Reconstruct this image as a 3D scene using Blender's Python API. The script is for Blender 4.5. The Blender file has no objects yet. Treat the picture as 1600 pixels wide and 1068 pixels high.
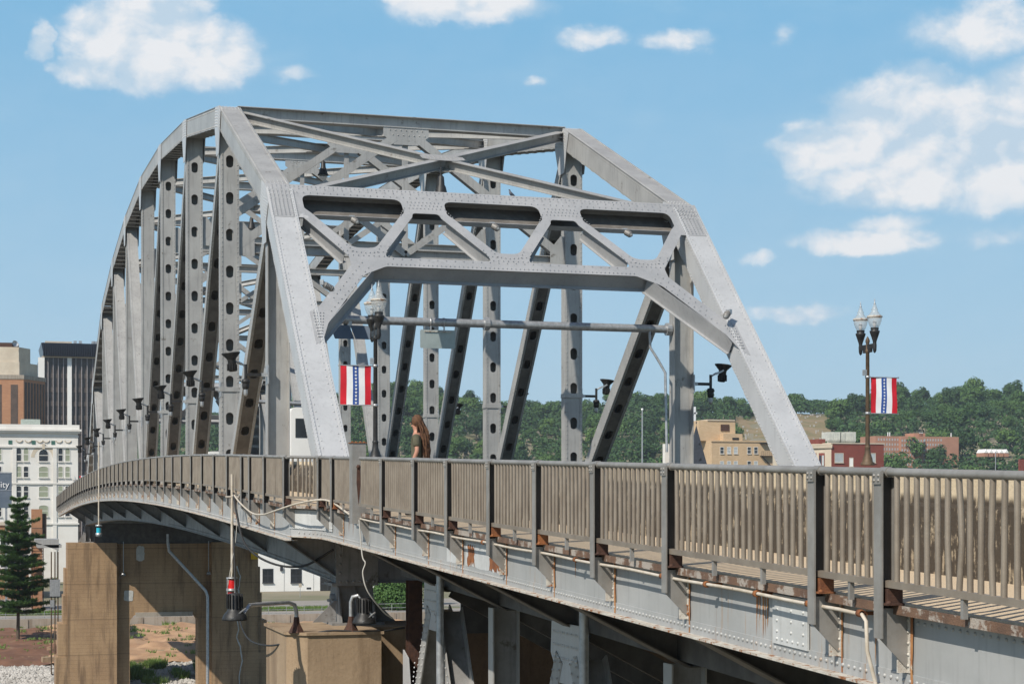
import bpy, bmesh, math, random
from mathutils import Vector, Matrix, noise
from mathutils.geometry import tessellate_polygon
random.seed(7)
PI = math.pi
C = bpy.context.scene.collection
# ---------------------------------------------------------------- camera, sky, sun
F_PX, YAW = 2755.0, math.atan(822/2755.0)
SY, CY = math.sin(YAW), math.cos(YAW)
cam_d = bpy.data.cameras.new('camera'); cam = bpy.data.objects.new('camera', cam_d); C.objects.link(cam)
cam_d.sensor_width = 36; cam_d.lens = F_PX*36/1600
cam_d.shift_y = (785-534)/1600.0
cam_d.clip_start = .5; cam_d.clip_end = 12000
cam.location = (0, 0, 0); cam.rotation_euler = (PI/2, 0, -YAW)
bpy.context.scene.camera = cam
vs = bpy.context.scene.view_settings
vs.view_transform = 'Standard'; vs.look = 'None'; vs.gamma = 1; vs.use_curve_mapping = False
vs.exposure = 0.1
SUN_EL = math.radians(43)
SUN_H = Vector((-.80, -.60, 0)).normalized()          # horizontal direction towards the sun
sun_dir = Vector((SUN_H.x*math.cos(SUN_EL), SUN_H.y*math.cos(SUN_EL), math.sin(SUN_EL)))
sd = bpy.data.lights.new('sun', 'SUN'); sd.energy = 4.8; sd.angle = math.radians(.5); sd.color = (1, .93, .82)
so = bpy.data.objects.new('sun', sd); C.objects.link(so); so.location = (-60, -60, 80)
so.rotation_euler = sun_dir.to_track_quat('Z', 'Y').to_euler()

class NT:
    """tiny node-tree writer"""
    def __init__(s, tree): s.t = tree; s.N = tree.nodes; s.L = tree.links; s.N.clear()
    def n(s, typ, **k):
        o = s.N.new(typ)
        for a, b in k.items(): setattr(o, a, b)
        return o
    def l(s, a, b): s.L.new(a, b)
    def val(s, sock, x):
        if hasattr(x, 'is_linked') or hasattr(x, 'links'): s.L.new(x, sock)
        else: sock.default_value = x
    def m(s, op, a, b=None, c=None, clamp=False):
        o = s.N.new('ShaderNodeMath'); o.operation = op; o.use_clamp = clamp
        for i, x in enumerate((a, b, c)):
            if x is not None: s.val(o.inputs[i], x)
        return o.outputs[0]
    def mix(s, f, a, b, blend='MIX'):
        o = s.N.new('ShaderNodeMix'); o.data_type = 'RGBA'; o.blend_type = blend
        s.val(o.inputs['Factor'], f)
        s.val(o.inputs[6], a if hasattr(a, 'links') else (*a, 1) if len(a) == 3 else a)
        s.val(o.inputs[7], b if hasattr(b, 'links') else (*b, 1) if len(b) == 3 else b)
        return o.outputs[2]
    def ramp(s, f, p0, p1, smooth=True):
        o = s.N.new('ShaderNodeMapRange'); o.interpolation_type = 'SMOOTHSTEP' if smooth else 'LINEAR'
        s.val(o.inputs[0], f); s.val(o.inputs[1], p0); s.val(o.inputs[2], p1)
        return o.outputs[0]
    def noise(s, vec, scale, detail=4, rough=.55, dist=0):
        o = s.N.new('ShaderNodeTexNoise'); s.val(o.inputs['Vector'], vec)
        o.inputs['Scale'].default_value = scale; o.inputs['Detail'].default_value = detail
        o.inputs['Roughness'].default_value = rough; o.inputs['Distortion'].default_value = dist
        return o.outputs[0]
    def vmul(s, v, k):
        o = s.N.new('ShaderNodeVectorMath'); o.operation = 'MULTIPLY'; s.l(v, o.inputs[0]); o.inputs[1].default_value = k
        return o.outputs[0]
    def vadd(s, v, k):
        o = s.N.new('ShaderNodeVectorMath'); o.operation = 'ADD'; s.l(v, o.inputs[0]); o.inputs[1].default_value = k
        return o.outputs[0]

world = bpy.data.worlds.new('World'); bpy.context.scene.world = world; world.use_nodes = True
def build_world():
    t = NT(world.node_tree)
    out = t.n('ShaderNodeOutputWorld'); bg = t.n('ShaderNodeBackground')
    sky = t.n('ShaderNodeTexSky'); sky.sky_type = 'NISHITA'; sky.sun_disc = False
    sky.sun_elevation = SUN_EL; sky.sun_rotation = math.atan2(SUN_H.x, SUN_H.y)
    sky.air_density = 1.0; sky.dust_density = .6; sky.ozone_density = 3.0; sky.altitude = 150
    tc = t.n('ShaderNodeTexCoord'); d = tc.outputs['Generated']
    sep = t.n('ShaderNodeSeparateXYZ'); t.l(d, sep.inputs[0])
    az = t.m('ARCTAN2', sep.outputs[0], sep.outputs[1]); el = t.m('ARCSINE', sep.outputs[2])
    comb = t.n('ShaderNodeCombineXYZ'); t.l(az, comb.inputs[0]); t.l(t.m('MULTIPLY', el, 1.35), comb.inputs[1])
    v = comb.outputs[0]
    wob = t.m('SUBTRACT', t.noise(v, 26, 5, .6), .5); wob2 = t.m('SUBTRACT', t.noise(t.vadd(v, (3, 5, 0)), 30, 5, .6), .5)
    # (azimuth deg, elevation deg, half width deg, half height deg, strength): the cumulus over the valley
    clouds = CLOUDS
    tot = None
    for (a, e, w, h, s) in clouds:
        dx = t.m('DIVIDE', t.m('ADD', t.m('SUBTRACT', az, math.radians(a)), t.m('MULTIPLY', wob, .03)), math.radians(w))
        dy = t.m('DIVIDE', t.m('ADD', t.m('SUBTRACT', el, math.radians(e)), t.m('MULTIPLY', wob2, .02)), math.radians(h))
        r = t.m('SQRT', t.m('ADD', t.m('MULTIPLY', dx, dx), t.m('MULTIPLY', dy, dy)))
        g = t.m('MULTIPLY', t.m('SUBTRACT', 1.15, r, clamp=True), s)
        tot = g if tot is None else t.m('MAXIMUM', tot, g)
    fb = t.noise(v, 34, 8, .56, .2); fb2 = t.noise(t.vadd(v, (-.007, .010, 0)), 34, 6, .54, .2)
    big = t.noise(v, 13, 3, .5); big2 = t.noise(t.vadd(v, (-.014, .026, 0)), 13, 3, .5)
    dens = t.m('ADD', tot, t.m('MULTIPLY', t.m('SUBTRACT', fb, .5), .95))
    dens = t.m('ADD', dens, t.m('MULTIPLY', t.m('SUBTRACT', big, .5), .35))
    dens = t.m('MULTIPLY', dens, t.ramp(tot, .0, .3))
    alpha = t.ramp(dens, -.08, .62)
    lit = t.m('ADD', t.m('MULTIPLY', t.m('SUBTRACT', fb, fb2), 4.0), t.m('MULTIPLY_ADD', t.m('SUBTRACT', big, big2), 3.6, .52), clamp=True)
    ccol = t.mix(lit, CL_D, CL_L)
    # clear air: the physical sky, paling through the summer haze towards the horizon
    g1 = t.mix(t.ramp(el, math.radians(0), math.radians(15), False), SKY_LOW, SKY_HIGH)
    k = t.m('MULTIPLY', t.ramp(el, math.radians(30), math.radians(17)), .93)
    base = t.mix(k, sky.outputs[0], g1)
    hi = t.m('MULTIPLY', t.ramp(t.noise(t.vmul(v, (1, 2.4, 1)), 7, 5, .6), .5, .8), .2)
    base = t.mix(hi, base, SKY_LOW)
    col = t.mix(t.m('MULTIPLY', alpha, .9), base, ccol)
    t.l(col, bg.inputs[0]); bg.inputs[1].default_value = .1
    t.l(bg.outputs[0], out.inputs[0])
def azel(x, y):
    a = math.degrees(math.atan((x-800)/F_PX)+YAW)
    return a, math.degrees(math.atan((785-y)/math.hypot(F_PX, x-800)))
def cl(x, y, w, h, s=1):
    a, e = azel(x, y); k = math.degrees(1/F_PX); return (a, e, w*k, h*k, s)
CLOUDS = [cl(225, 60, 130, 80, 1.2), cl(315, 82, 98, 62, 1), cl(140, 112, 62, 30, .9), cl(260, 0, 80, 50, 1), cl(66, 66, 26, 36, .7),
          cl(740, 6, 140, 36, .8), cl(650, -6, 60, 20, .7), cl(925, 58, 62, 26, .62), cl(1065, 64, 72, 24, .6),
          cl(1415, 195, 140, 85, 1.3), cl(1530, 225, 190, 105, 1.25), cl(1290, 232, 90, 50, .95), cl(1350, 160, 60, 40, .7), cl(1590, 190, 110, 90, 1.15),
          cl(1440, 285, 190, 50, .9), cl(1345, 378, 120, 24, .75), cl(1385, 352, 70, 20, .5), cl(1185, 408, 34, 16, .5), cl(1250, 488, 92, 20, .5),
          cl(1545, 45, 130, 60, .55), cl(1575, 15, 70, 30, .6), cl(1560, 370, 70, 22, .35), cl(455, 118, 50, 18, .4), cl(840, 122, 30, 12, .35), cl(1225, 55, 26, 20, .3)]
CL_D, CL_L = (5.3, 6.5, 7.6), (8.5, 8.45, 8.5)
SKY_LOW = (4.6, 6.4, 7.6); SKY_HIGH = (2.1, 4.7, 7.1)
HAZE = .00014
build_world()

# ---------------------------------------------------------------- mesh helpers
def V(*a): return Vector(a[0] if len(a) == 1 else a)
def wloc(o):
    r = V(0, 0, 0)
    while o is not None: r = r+o.location; o = o.parent
    return r
class MB:
    def __init__(s): s.v = []; s.f = []; s.m = []; s.s = []
    def add(s, vs, fs, mi=0, sm=False):
        o = len(s.v); s.v.extend([tuple(p) for p in vs])
        for f in fs: s.f.append(tuple(i+o for i in f)); s.m.append(mi); s.s.append(sm)
    def hexa(s, a, mi=0):      # a: 4 bottom + 4 top
        s.add(a, [(3, 2, 1, 0), (4, 5, 6, 7), (0, 1, 5, 4), (1, 2, 6, 5), (2, 3, 7, 6), (3, 0, 4, 7)], mi)
    def box(s, lo, hi, mi=0):
        x0, y0, z0 = lo; x1, y1, z1 = hi
        s.hexa([(x0, y0, z0), (x1, y0, z0), (x1, y1, z0), (x0, y1, z0), (x0, y0, z1), (x1, y0, z1), (x1, y1, z1), (x0, y1, z1)], mi)
    def bar(s, A, B, w, h, side, mi=0):   # rectangular bar A->B, width w along side, height h across
        A = V(A); B = V(B); u = (B-A).normalized(); sd_ = V(side); sd_ = (sd_-u*sd_.dot(u)).normalized(); up = u.cross(sd_)
        a, b = sd_*w/2, up*h/2
        s.hexa([A-a-b, A+a-b, A+a+b, A-a+b, B-a-b, B+a-b, B+a+b, B-a+b], mi)
    def ibeam(s, A, B, up, h, bf, tf=.025, tw=.015, mi=0, wmi=None):
        A = V(A); B = V(B); u = (B-A).normalized(); up = V(up); up = (up-u*up.dot(u)).normalized(); sd_ = u.cross(up)
        s.bar(A+up*(h/2-tf/2), B+up*(h/2-tf/2), bf, tf, sd_, mi)
        s.bar(A-up*(h/2-tf/2), B-up*(h/2-tf/2), bf, tf, sd_, mi)
        s.bar(A, B, tw, h-2*tf, sd_, mi if wmi is None else wmi)
    def ring(s, c, r, ax, n, ph=0):
        ax = V(ax).normalized(); t = V(0, 0, 1) if abs(ax.z) < .9 else V(1, 0, 0)
        a = ax.cross(t).normalized(); b = ax.cross(a)
        return [V(c)+a*r*math.cos(2*PI*i/n+ph)+b*r*math.sin(2*PI*i/n+ph) for i in range(n)]
    def tube(s, pts, r, n=8, mi=0, caps=True, sm=True):
        pts = [V(p) for p in pts]; k = len(pts); rr = r if isinstance(r, (list, tuple)) else [r]*k; vs = []; fs = []
        prev = None
        for i, p in enumerate(pts):
            t = (pts[min(i+1, k-1)]-pts[max(i-1, 0)]).normalized()
            if prev is None:
                q = V(0, 0, 1) if abs(t.z) < .9 else V(1, 0, 0); a = t.cross(q).normalized()
            else: a = (prev-t*prev.dot(t)).normalized()
            prev = a; b = t.cross(a)
            vs += [p+a*rr[i]*math.cos(2*PI*j/n)+b*rr[i]*math.sin(2*PI*j/n) for j in range(n)]
        for i in range(k-1):
            for j in range(n): fs.append((i*n+j, i*n+(j+1) % n, (i+1)*n+(j+1) % n, (i+1)*n+j))
        s.add(vs, fs, mi, sm)
        if caps: s.add(vs[:n], [tuple(range(n-1, -1, -1))], mi); s.add(vs[-n:], [tuple(range(n))], mi)
    def lathe(s, prof, org=(0, 0, 0), n=16, mi=0, ax=(0, 0, 1), sm=True):
        ax = V(ax).normalized(); t = V(0, 0, 1) if abs(ax.z) < .9 else V(1, 0, 0); a = t.cross(ax).normalized(); b = ax.cross(a); o = V(org)
        vs = []; fs = []
        for r, z in prof: vs += [o+ax*z+(a*math.cos(2*PI*j/n)+b*math.sin(2*PI*j/n))*max(r, .0008) for j in range(n)]
        for i in range(len(prof)-1):
            for j in range(n): fs.append((i*n+j, i*n+(j+1) % n, (i+1)*n+(j+1) % n, (i+1)*n+j))
        s.add(vs, fs, mi, sm)
    def plate(s, poly, holes, O, ux, uy, th, mi=0):
        O = V(O); ux = V(ux); uy = V(uy); uz = ux.cross(uy)
        loops = [poly]+list(holes); flat = [p for l in loops for p in l]
        tri = tessellate_polygon([[V(p[0], p[1], 0) for p in l] for l in loops])
        P0 = [O+ux*p[0]+uy*p[1] for p in flat]; P1 = [p+uz*th for p in P0]; n = len(flat)
        s.add(P0+P1, [tuple(t) for t in tri]+[tuple(i+n for i in reversed(t)) for t in tri], mi)
        o = 0
        for l in loops:
            k = len(l); s.add(P0[o:o+k]+P1[o:o+k], [(i, (i+1) % k, k+(i+1) % k, k+i) for i in range(k)], mi); o += k
    def rivet(s, p, n, r=.02, mi=0, hi=False):
        p = V(p); n = V(n).normalized()
        r *= 1.18
        b = s.ring(p, r, n, 6); t = s.ring(p+n*r*.6, r*.72, n, 6)
        s.add(b+t+[p+n*r*.85], [(i, (i+1) % 6, 6+(i+1) % 6, 6+i) for i in range(6)]+[(6+i, 6+(i+1) % 6, 12) for i in range(6)], mi, True)
    def rivrow(s, A, B, n, step=.15, r=.02, mi=0):
        A = V(A); B = V(B); L = (B-A).length; k = max(1, int(L/step))
        for i in range(k+1): s.rivet(A.lerp(B, i/k), n, r, mi)
    def sweep(s, path, prof, zf, mi=0, closed=True):
        vs = []; k = len(prof); P = [V(p[0], p[1], 0) for p in path]
        for i, p in enumerate(P):
            t = (P[min(i+1, len(P)-1)]-P[max(i-1, 0)]).normalized(); nn = V(-t.y, t.x, 0)
            for o, dz in prof: q = p+nn*o; vs.append((q.x, q.y, zf(p.y)+dz))
        fs = []
        for i in range(len(P)-1):
            for j in range(k if closed else k-1): fs.append((i*k+j, i*k+(j+1) % k, (i+1)*k+(j+1) % k, (i+1)*k+j))
        s.add(vs, fs, mi)
        if closed: s.add(vs[:k], [tuple(range(k-1, -1, -1))], mi); s.add(vs[-k:], [tuple(range(k))], mi)
    def build(s, name, mats, parent=None, loc=None):
        if not s.v: return None
        me = bpy.data.meshes.new(name); off = wloc(parent) if (parent is not None and loc is None) else V(0, 0, 0)
        if loc is not None: off = V(loc)
        me.from_pydata([(p[0]-off[0], p[1]-off[1], p[2]-off[2]) for p in s.v], [], s.f)
        for m_ in (mats if isinstance(mats, (list, tuple)) else [mats]): me.materials.append(m_)
        me.polygons.foreach_set('material_index', s.m); me.polygons.foreach_set('use_smooth', s.s); me.update()
        o = bpy.data.objects.new(name, me); C.objects.link(o)
        if parent is not None: o.parent = parent
        if loc is not None: o.location = loc
        return o
def bx(lo, hi, mi=0): b = MB(); b.box(lo, hi, mi); return b
def tag(o, label=None, cat=None, group=None, kind=None):
    if label: o['label'] = label
    if cat: o['category'] = cat
    if group: o['group'] = group
    if kind: o['kind'] = kind
    return o
def thing(name, label, cat, loc=(0, 0, 0), rz=0, group=None):
    o = bpy.data.objects.new(name, None); C.objects.link(o); o.location = loc; o.rotation_euler = (0, 0, rz)
    o.empty_display_size = .2
    return tag(o, label, cat, group)
def copy_tree(o, parent=None):
    c_ = o.copy(); C.objects.link(c_); c_.parent = parent
    for ch in list(o.children): copy_tree(ch, c_)
    return c_
def place(px, z):      # a point on the ground plan seen at photo column px, at depth z
    t = (px-800)/F_PX
    return z*(SY+t*CY), z*(CY-t*SY)
def rounded(poly, rads, n=5):
    out = []; k = len(poly)
    for i, p in enumerate(poly):
        r = rads[i] if isinstance(rads, (list, tuple)) else rads
        p = V(p[0], p[1], 0); a = V(*poly[i-1], 0)-p; b = V(*poly[(i+1) % k], 0)-p
        if r <= 0: out.append((p.x, p.y)); continue
        an = a.angle(b); d = min(r/math.tan(an/2), a.length*.48, b.length*.48)
        p0 = p+a.normalized()*d; p1 = p+b.normalized()*d
        for j in range(n+1):
            t = j/n; q = p0*(1-t)**2+p*2*t*(1-t)+p1*t*t; out.append((q.x, q.y))
    return out

# ---------------------------------------------------------------- materials
def mat(name, c1, c2=None, scale=3, rough=.6, metal=0, streak=0, bump=0, bscale=40, c3=None, t3=.62, s3=2, spec=.4, coord='Object', lo=.35, hi=.65, stain=None):
    m_ = bpy.data.materials.new(name); m_.use_nodes = True; t = NT(m_.node_tree)
    out = t.n('ShaderNodeOutputMaterial'); b = t.n('ShaderNodeBsdfPrincipled'); t.l(b.outputs[0], out.inputs[0])
    tc = t.n('ShaderNodeNewGeometry').outputs['Position'] if coord == 'World' else t.n('ShaderNodeTexCoord').outputs['Object']
    c2 = c2 or tuple(x*.8 for x in c1)
    f = t.ramp(t.noise(tc, scale, 6, .62), lo, hi)
    col = t.mix(f, c1, c2)
    if streak:
        sf = t.ramp(t.noise(t.vmul(tc, (9, 9, .7)), 1.3, 5, .6), .5, .75)
        col = t.mix(t.m('MULTIPLY', sf, streak), col, tuple(x*.45 for x in c1))
    if c3:
        f3 = t.ramp(t.noise(t.vadd(tc, (7, 3, 1)), s3, 8, .68), t3, t3+.07); col = t.mix(f3, col, c3)
    t.l(col, b.inputs['Base Color']); b.inputs['Roughness'].default_value = rough; b.inputs['Metallic'].default_value = metal
    b.inputs['Specular IOR Level'].default_value = spec
    if stain:
        k_ = t.m('MULTIPLY', t.ramp(t.noise(t.vmul(tc, (9, 9, .55)), 1.5, 6, .65), .56, .68), t.ramp(t.noise(tc, .55, 4, .6), .48, .62))
        col = t.mix(t.m('MULTIPLY', k_, .75), col, stain); t.l(col, b.inputs['Base Color'])
    if bump:
        bn = t.n('ShaderNodeBump'); bn.inputs['Strength'].default_value = bump; bn.inputs['Distance'].default_value = .02
        t.l(t.noise(tc, bscale, 5, .6), bn.inputs['Height']); t.l(bn.outputs[0], b.inputs['Normal'])
    return m_
M = {}
M['steel'] = mat('silver_bridge_paint', (.41, .405, .39), (.34, .335, .325), .9, .5, .2, .5, .12, 30, coord='World', c3=(.20, .185, .165), t3=.62, s3=2.2)
M['steel_lt'] = mat('pale_bridge_paint', (.50, .505, .51), (.44, .445, .45), .8, .42, .15, .25, .08, 30, coord='World', c3=(.38, .385, .40), t3=.64, s3=1.0)
M['steel_dk'] = mat('shade_dark_bridge_steel', (.12, .112, .105), (.075, .07, .066), 2, .65, .1, .3, coord='World')  # bridge steel with the under-deck shade put into its colour
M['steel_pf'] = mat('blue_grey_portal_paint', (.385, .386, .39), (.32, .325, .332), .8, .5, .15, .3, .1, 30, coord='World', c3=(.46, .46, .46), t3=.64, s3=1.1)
M['under'] = mat('weathered_shade_toned_paint', (.27, .265, .26), (.19, .185, .18), 1.5, .6, .1, .5, .1, 30, coord='World', c3=(.12, .105, .09), t3=.6, s3=1.6)  # weathered paint, grey lowered to paint in shade on chords, brackets and bearings
M['grime_shade'] = mat('grimy_shade_toned_plate', (.17, .155, .14), (.12, .11, .10), 2.5, .7, .05, .3, .1, 30, coord='World')  # real soiling plus painted shade: diagonal undersides, portal rear channel
M['fascia'] = mat('blue_grey_girder_paint', (.385, .39, .388), (.33, .337, .335), 1.3, .5, .1, .3, .05, 25, c3=(.46, .45, .40), t3=.66, s3=1.7, coord='World', stain=(.33, .19, .085))
M['fascia_w'] = mat('pale_primer_paint', (.53, .54, .54), (.45, .46, .455), 3, .55, .05, .25, .05, 25, c3=(.34, .2, .08), t3=.68, s3=6, coord='World')
M['rustpaint'] = mat('flaking_rusty_paint', (.55, .53, .48), (.42, .38, .33), 9, .7, 0, .2, .5, 60, c3=(.25, .1, .035), t3=.53, s3=9, coord='World')
M['rust'] = mat('orange_rust', (.30, .115, .04), (.16, .06, .028), 7, .85, 0, .3, .6, 80, coord='World')
M['edgerust'] = mat('rusted_edge_channel', (.17, .10, .065), (.115, .07, .05), 5, .85, 0, 0, .6, 60, c3=(.36, .32, .28), t3=.50, s3=3, coord='World')
M['ruststreak'] = mat('rust_stained_paint', (.40, .20, .08), (.30, .12, .05), 5, .8, 0, .5, .1, 60, c3=(.5, .47, .4), t3=.6, s3=11, coord='World')
M['rustbrown'] = mat('dark_brown_rust', (.085, .04, .026), (.05, .025, .018), 10, .85, 0, 0, .4, 70, coord='World')
M['rail'] = mat('weathered_aluminium_rail', (.30, .255, .205), (.235, .195, .155), 2.5, .48, .35, .15, .1, 60, coord='World', c3=(.19, .165, .14), t3=.66, s3=5)
M['railpost'] = mat('weathered_aluminium_post', (.31, .298, .28), (.24, .228, .21), 3, .5, .3, .25, .1, 60, coord='World')
M['postweb'] = mat('shade_dark_post_web', (.05, .042, .036), (.035, .03, .026), 3, .7, 0, .3, coord='World')  # shadow strip behind the post flange, painted as the web's colour
M['walk'] = mat('sandy_aggregate_walkway', (.62, .49, .34), (.52, .41, .28), 30, .9, 0, 0, .4, 160, coord='World', c3=(.38, .28, .19), t3=.62, s3=50)
M['asphalt'] = mat('worn_asphalt', (.09, .09, .088), (.06, .06, .06), 3, .9, coord='World')
M['dark'] = mat('dark_interior', (.02, .02, .02), (.012, .012, .012), 3, .8)
M['black'] = mat('black_cast_metal', (.035, .035, .036), (.022, .022, .022), 8, .5, .2)
M['pole_rust'] = mat('brown_weathered_pole', (.13, .085, .05), (.08, .055, .035), 6, .6, .2, .3)
M['galv'] = mat('galvanised_metal', (.5, .51, .52), (.36, .37, .38), 8, .45, .6, .1)
M['conduit'] = mat('cream_conduit', (.55, .50, .43), (.44, .38, .30), 6, .6, 0, 0, 0, 0, c3=(.25, .11, .05), t3=.64, s3=7, coord='World')
M['cable'] = mat('black_cable', (.03, .03, .03), None, 3, .6)
M['rope'] = mat('grey_cord', (.5, .48, .44), None, 3, .8)
M['red'] = mat('red_cloth', (.62, .015, .03), (.5, .012, .025), 3, .75); M['white'] = mat('white_cloth', (.8, .8, .8), (.74, .74, .75), 3, .75)
M['blue'] = mat('blue_cloth', (.03, .09, .33), (.025, .075, .28), 3, .75)
M['whitewall'] = mat('white_painted_wall', (.80, .79, .76), (.75, .74, .71), .6, .8, coord='World')
M['whitestone'] = mat('white_terracotta', (.72, .70, .66), (.66, .63, .585), .35, .75, 0, .06, coord='World')
M['beige'] = mat('beige_stone', (.55, .48, .38), (.48, .41, .32), .5, .85, coord='World')
M['glass'] = mat('dark_window_glass', (.03, .035, .04), (.02, .022, .025), 1, .12, 0, spec=.8)
M['blind'] = mat('green_window_blind', (.30, .33, .24), (.26, .28, .2), 1, .7)
M['paleglass'] = mat('pale_window_blind', (.42, .45, .46), (.36, .39, .4), 1, .5)
M['roofgrey'] = mat('grey_flat_roof', (.3, .3, .29), None, 1, .9)
M['slate'] = mat('dark_slate', (.045, .048, .06), (.03, .033, .04), 1.5, .6)
M['trunk'] = mat('grey_brown_bark', (.13, .10, .075), (.08, .06, .045), 6, .9, bump=.5, bscale=12)
def brick(name, c1, c2, cm, sc=1.0, bump=0):
    m_ = bpy.data.materials.new(name); m_.use_nodes = True; t = NT(m_.node_tree)
    out = t.n('ShaderNodeOutputMaterial'); b = t.n('ShaderNodeBsdfPrincipled'); t.l(b.outputs[0], out.inputs[0])
    g = t.n('ShaderNodeTexCoord').outputs['Object']; sp = t.n('ShaderNodeSeparateXYZ'); t.l(g, sp.inputs[0])
    cb = t.n('ShaderNodeCombineXYZ'); t.l(t.m('ADD', sp.outputs[0], sp.outputs[1]), cb.inputs[0]); t.l(sp.outputs[2], cb.inputs[1])
    br = t.n('ShaderNodeTexBrick'); t.l(cb.outputs[0], br.inputs[0])
    br.inputs['Color1'].default_value = (*c1, 1); br.inputs['Color2'].default_value = (*c2, 1); br.inputs['Mortar'].default_value = (*cm, 1)
    br.inputs['Scale'].default_value = sc; br.inputs['Brick Width'].default_value = .6; br.inputs['Row Height'].default_value = .25; br.inputs['Mortar Size'].default_value = .012
    n_ = t.ramp(t.noise(g, .25, 5, .6), .3, .7)
    t.l(t.mix(t.m('MULTIPLY', n_, .35), br.outputs[0], tuple(x*.6 for x in c1)), b.inputs[0]); b.inputs['Roughness'].default_value = .85
    return m_
M['tanbrick'] = brick('tan_brick', (.58, .42, .26), (.52, .37, .22), (.48, .37, .25))
M['redbrick'] = brick('red_brick', (.22, .05, .035), (.18, .045, .03), (.2, .08, .06))
M['orangebrick'] = brick('orange_brick', (.42, .21, .11), (.36, .17, .09), (.36, .24, .16))
M['pinkbrick'] = brick('salmon_brick', (.44, .22, .14), (.39, .19, .12), (.4, .25, .18))
M['brownfin'] = mat('dark_brown_panel', (.10, .07, .055), (.07, .05, .04), 1, .7)
def concrete(name, c1, c2, dirt, board=True, seams=True):
    m_ = bpy.data.materials.new(name); m_.use_nodes = True; t = NT(m_.node_tree)
    out = t.n('ShaderNodeOutputMaterial'); b = t.n('ShaderNodeBsdfPrincipled'); t.l(b.outputs[0], out.inputs[0])
    g = t.n('ShaderNodeNewGeometry').outputs['Position']; sp = t.n('ShaderNodeSeparateXYZ'); t.l(g, sp.inputs[0])
    col = t.mix(t.ramp(t.noise(g, .5, 7, .65), .3, .7), c1, c2)
    st = t.ramp(t.noise(t.vmul(g, (1.6, 1.6, .16)), 1.2, 6, .65), .45, .7)
    col = t.mix(t.m('MULTIPLY', st, .72), col, dirt)
    if board:
        bd = t.m('FRACT', t.m('MULTIPLY', sp.outputs[2], 3.1)); ln = t.m('MULTIPLY', t.m('LESS_THAN', bd, .09), .28)
        col = t.mix(ln, col, dirt)
    if seams:
        bd = t.m('FRACT', t.m('MULTIPLY', t.m('ADD', sp.outputs[2], .9), .345)); ln = t.m('MULTIPLY', t.m('LESS_THAN', bd, .018), .6)
        col = t.mix(ln, col, dirt)
    col = t.mix(t.m('MULTIPLY', t.ramp(t.noise(g, 14, 6, .7), .45, .75), .35), col, dirt)
    t.l(col, b.inputs[0]); b.inputs['Roughness'].default_value = .92
    bn = t.n('ShaderNodeBump'); bn.inputs['Strength'].default_value = .35; bn.inputs['Distance'].default_value = .04
    t.l(t.noise(g, 9, 7, .7), bn.inputs['Height']); t.l(bn.outputs[0], b.inputs['Normal'])
    return m_
M['pier'] = concrete('weathered_tan_concrete', (.38, .255, .145), (.30, .195, .11), (.11, .07, .042))
M['pier2'] = concrete('speckled_tan_concrete', (.37, .275, .18), (.30, .215, .135), (.15, .10, .06), False, False)
M['greycon'] = concrete('grey_concrete_wall', (.36, .32, .27), (.3, .26, .215), (.2, .16, .12), False, False)
M['pierdark'] = concrete('stained_shade_dark_concrete', (.22, .14, .085), (.15, .095, .06), (.06, .04, .028), False, False)  # stained pier concrete, darkened in colour for the shade below the deck
M['patch'] = mat('pale_cement_patch', (.5, .5, .48), (.4, .4, .38), 3, .9, coord='World')
def parapet_mat():      # bare pale concrete on top, black biological growth with ragged drips lower down
    m_ = bpy.data.materials.new('stained_parapet_concrete'); m_.use_nodes = True; t = NT(m_.node_tree)
    out = t.n('ShaderNodeOutputMaterial'); b = t.n('ShaderNodeBsdfPrincipled'); t.l(b.outputs[0], out.inputs[0])
    g = t.n('ShaderNodeNewGeometry').outputs['Position']; sp = t.n('ShaderNodeSeparateXYZ'); t.l(g, sp.inputs[0])
    h = t.m('SUBTRACT', sp.outputs[2], t.m('MULTIPLY', sp.outputs[1], .0294))      # height following the grade
    col = t.mix(t.ramp(t.noise(g, 3, 6, .65), .3, .7), (.56, .47, .335), (.47, .385, .265))
    col = t.mix(t.m('MULTIPLY', t.ramp(t.noise(g, 40, 5, .7), .5, .7), .5), col, (.3, .235, .16))
    drip = t.noise(t.vmul(g, (7, 7, .8)), 2.2, 6, .7); nn = t.noise(g, 5, 7, .72)
    k = t.m('ADD', t.m('MULTIPLY', drip, .6), t.m('MULTIPLY', nn, .6))
    low = t.ramp(h, -.36, -.44); mask = t.m('MULTIPLY', low, t.ramp(k, .49, .575))
    mask = t.m('MULTIPLY', mask, .93)
    col = t.mix(t.m('MULTIPLY', low, .5), col, (.17, .125, .08))
    col = t.mix(mask, col, (.032, .023, .016))
    t.l(col, b.inputs[0]); b.inputs['Roughness'].default_value = .93
    bn = t.n('ShaderNodeBump'); bn.inputs['Strength'].default_value = .5; bn.inputs['Distance'].default_value = .02
    t.l(t.noise(g, 30, 7, .7), bn.inputs['Height']); t.l(bn.outputs[0], b.inputs['Normal'])
    return m_
M['parapet'] = parapet_mat()
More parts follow.
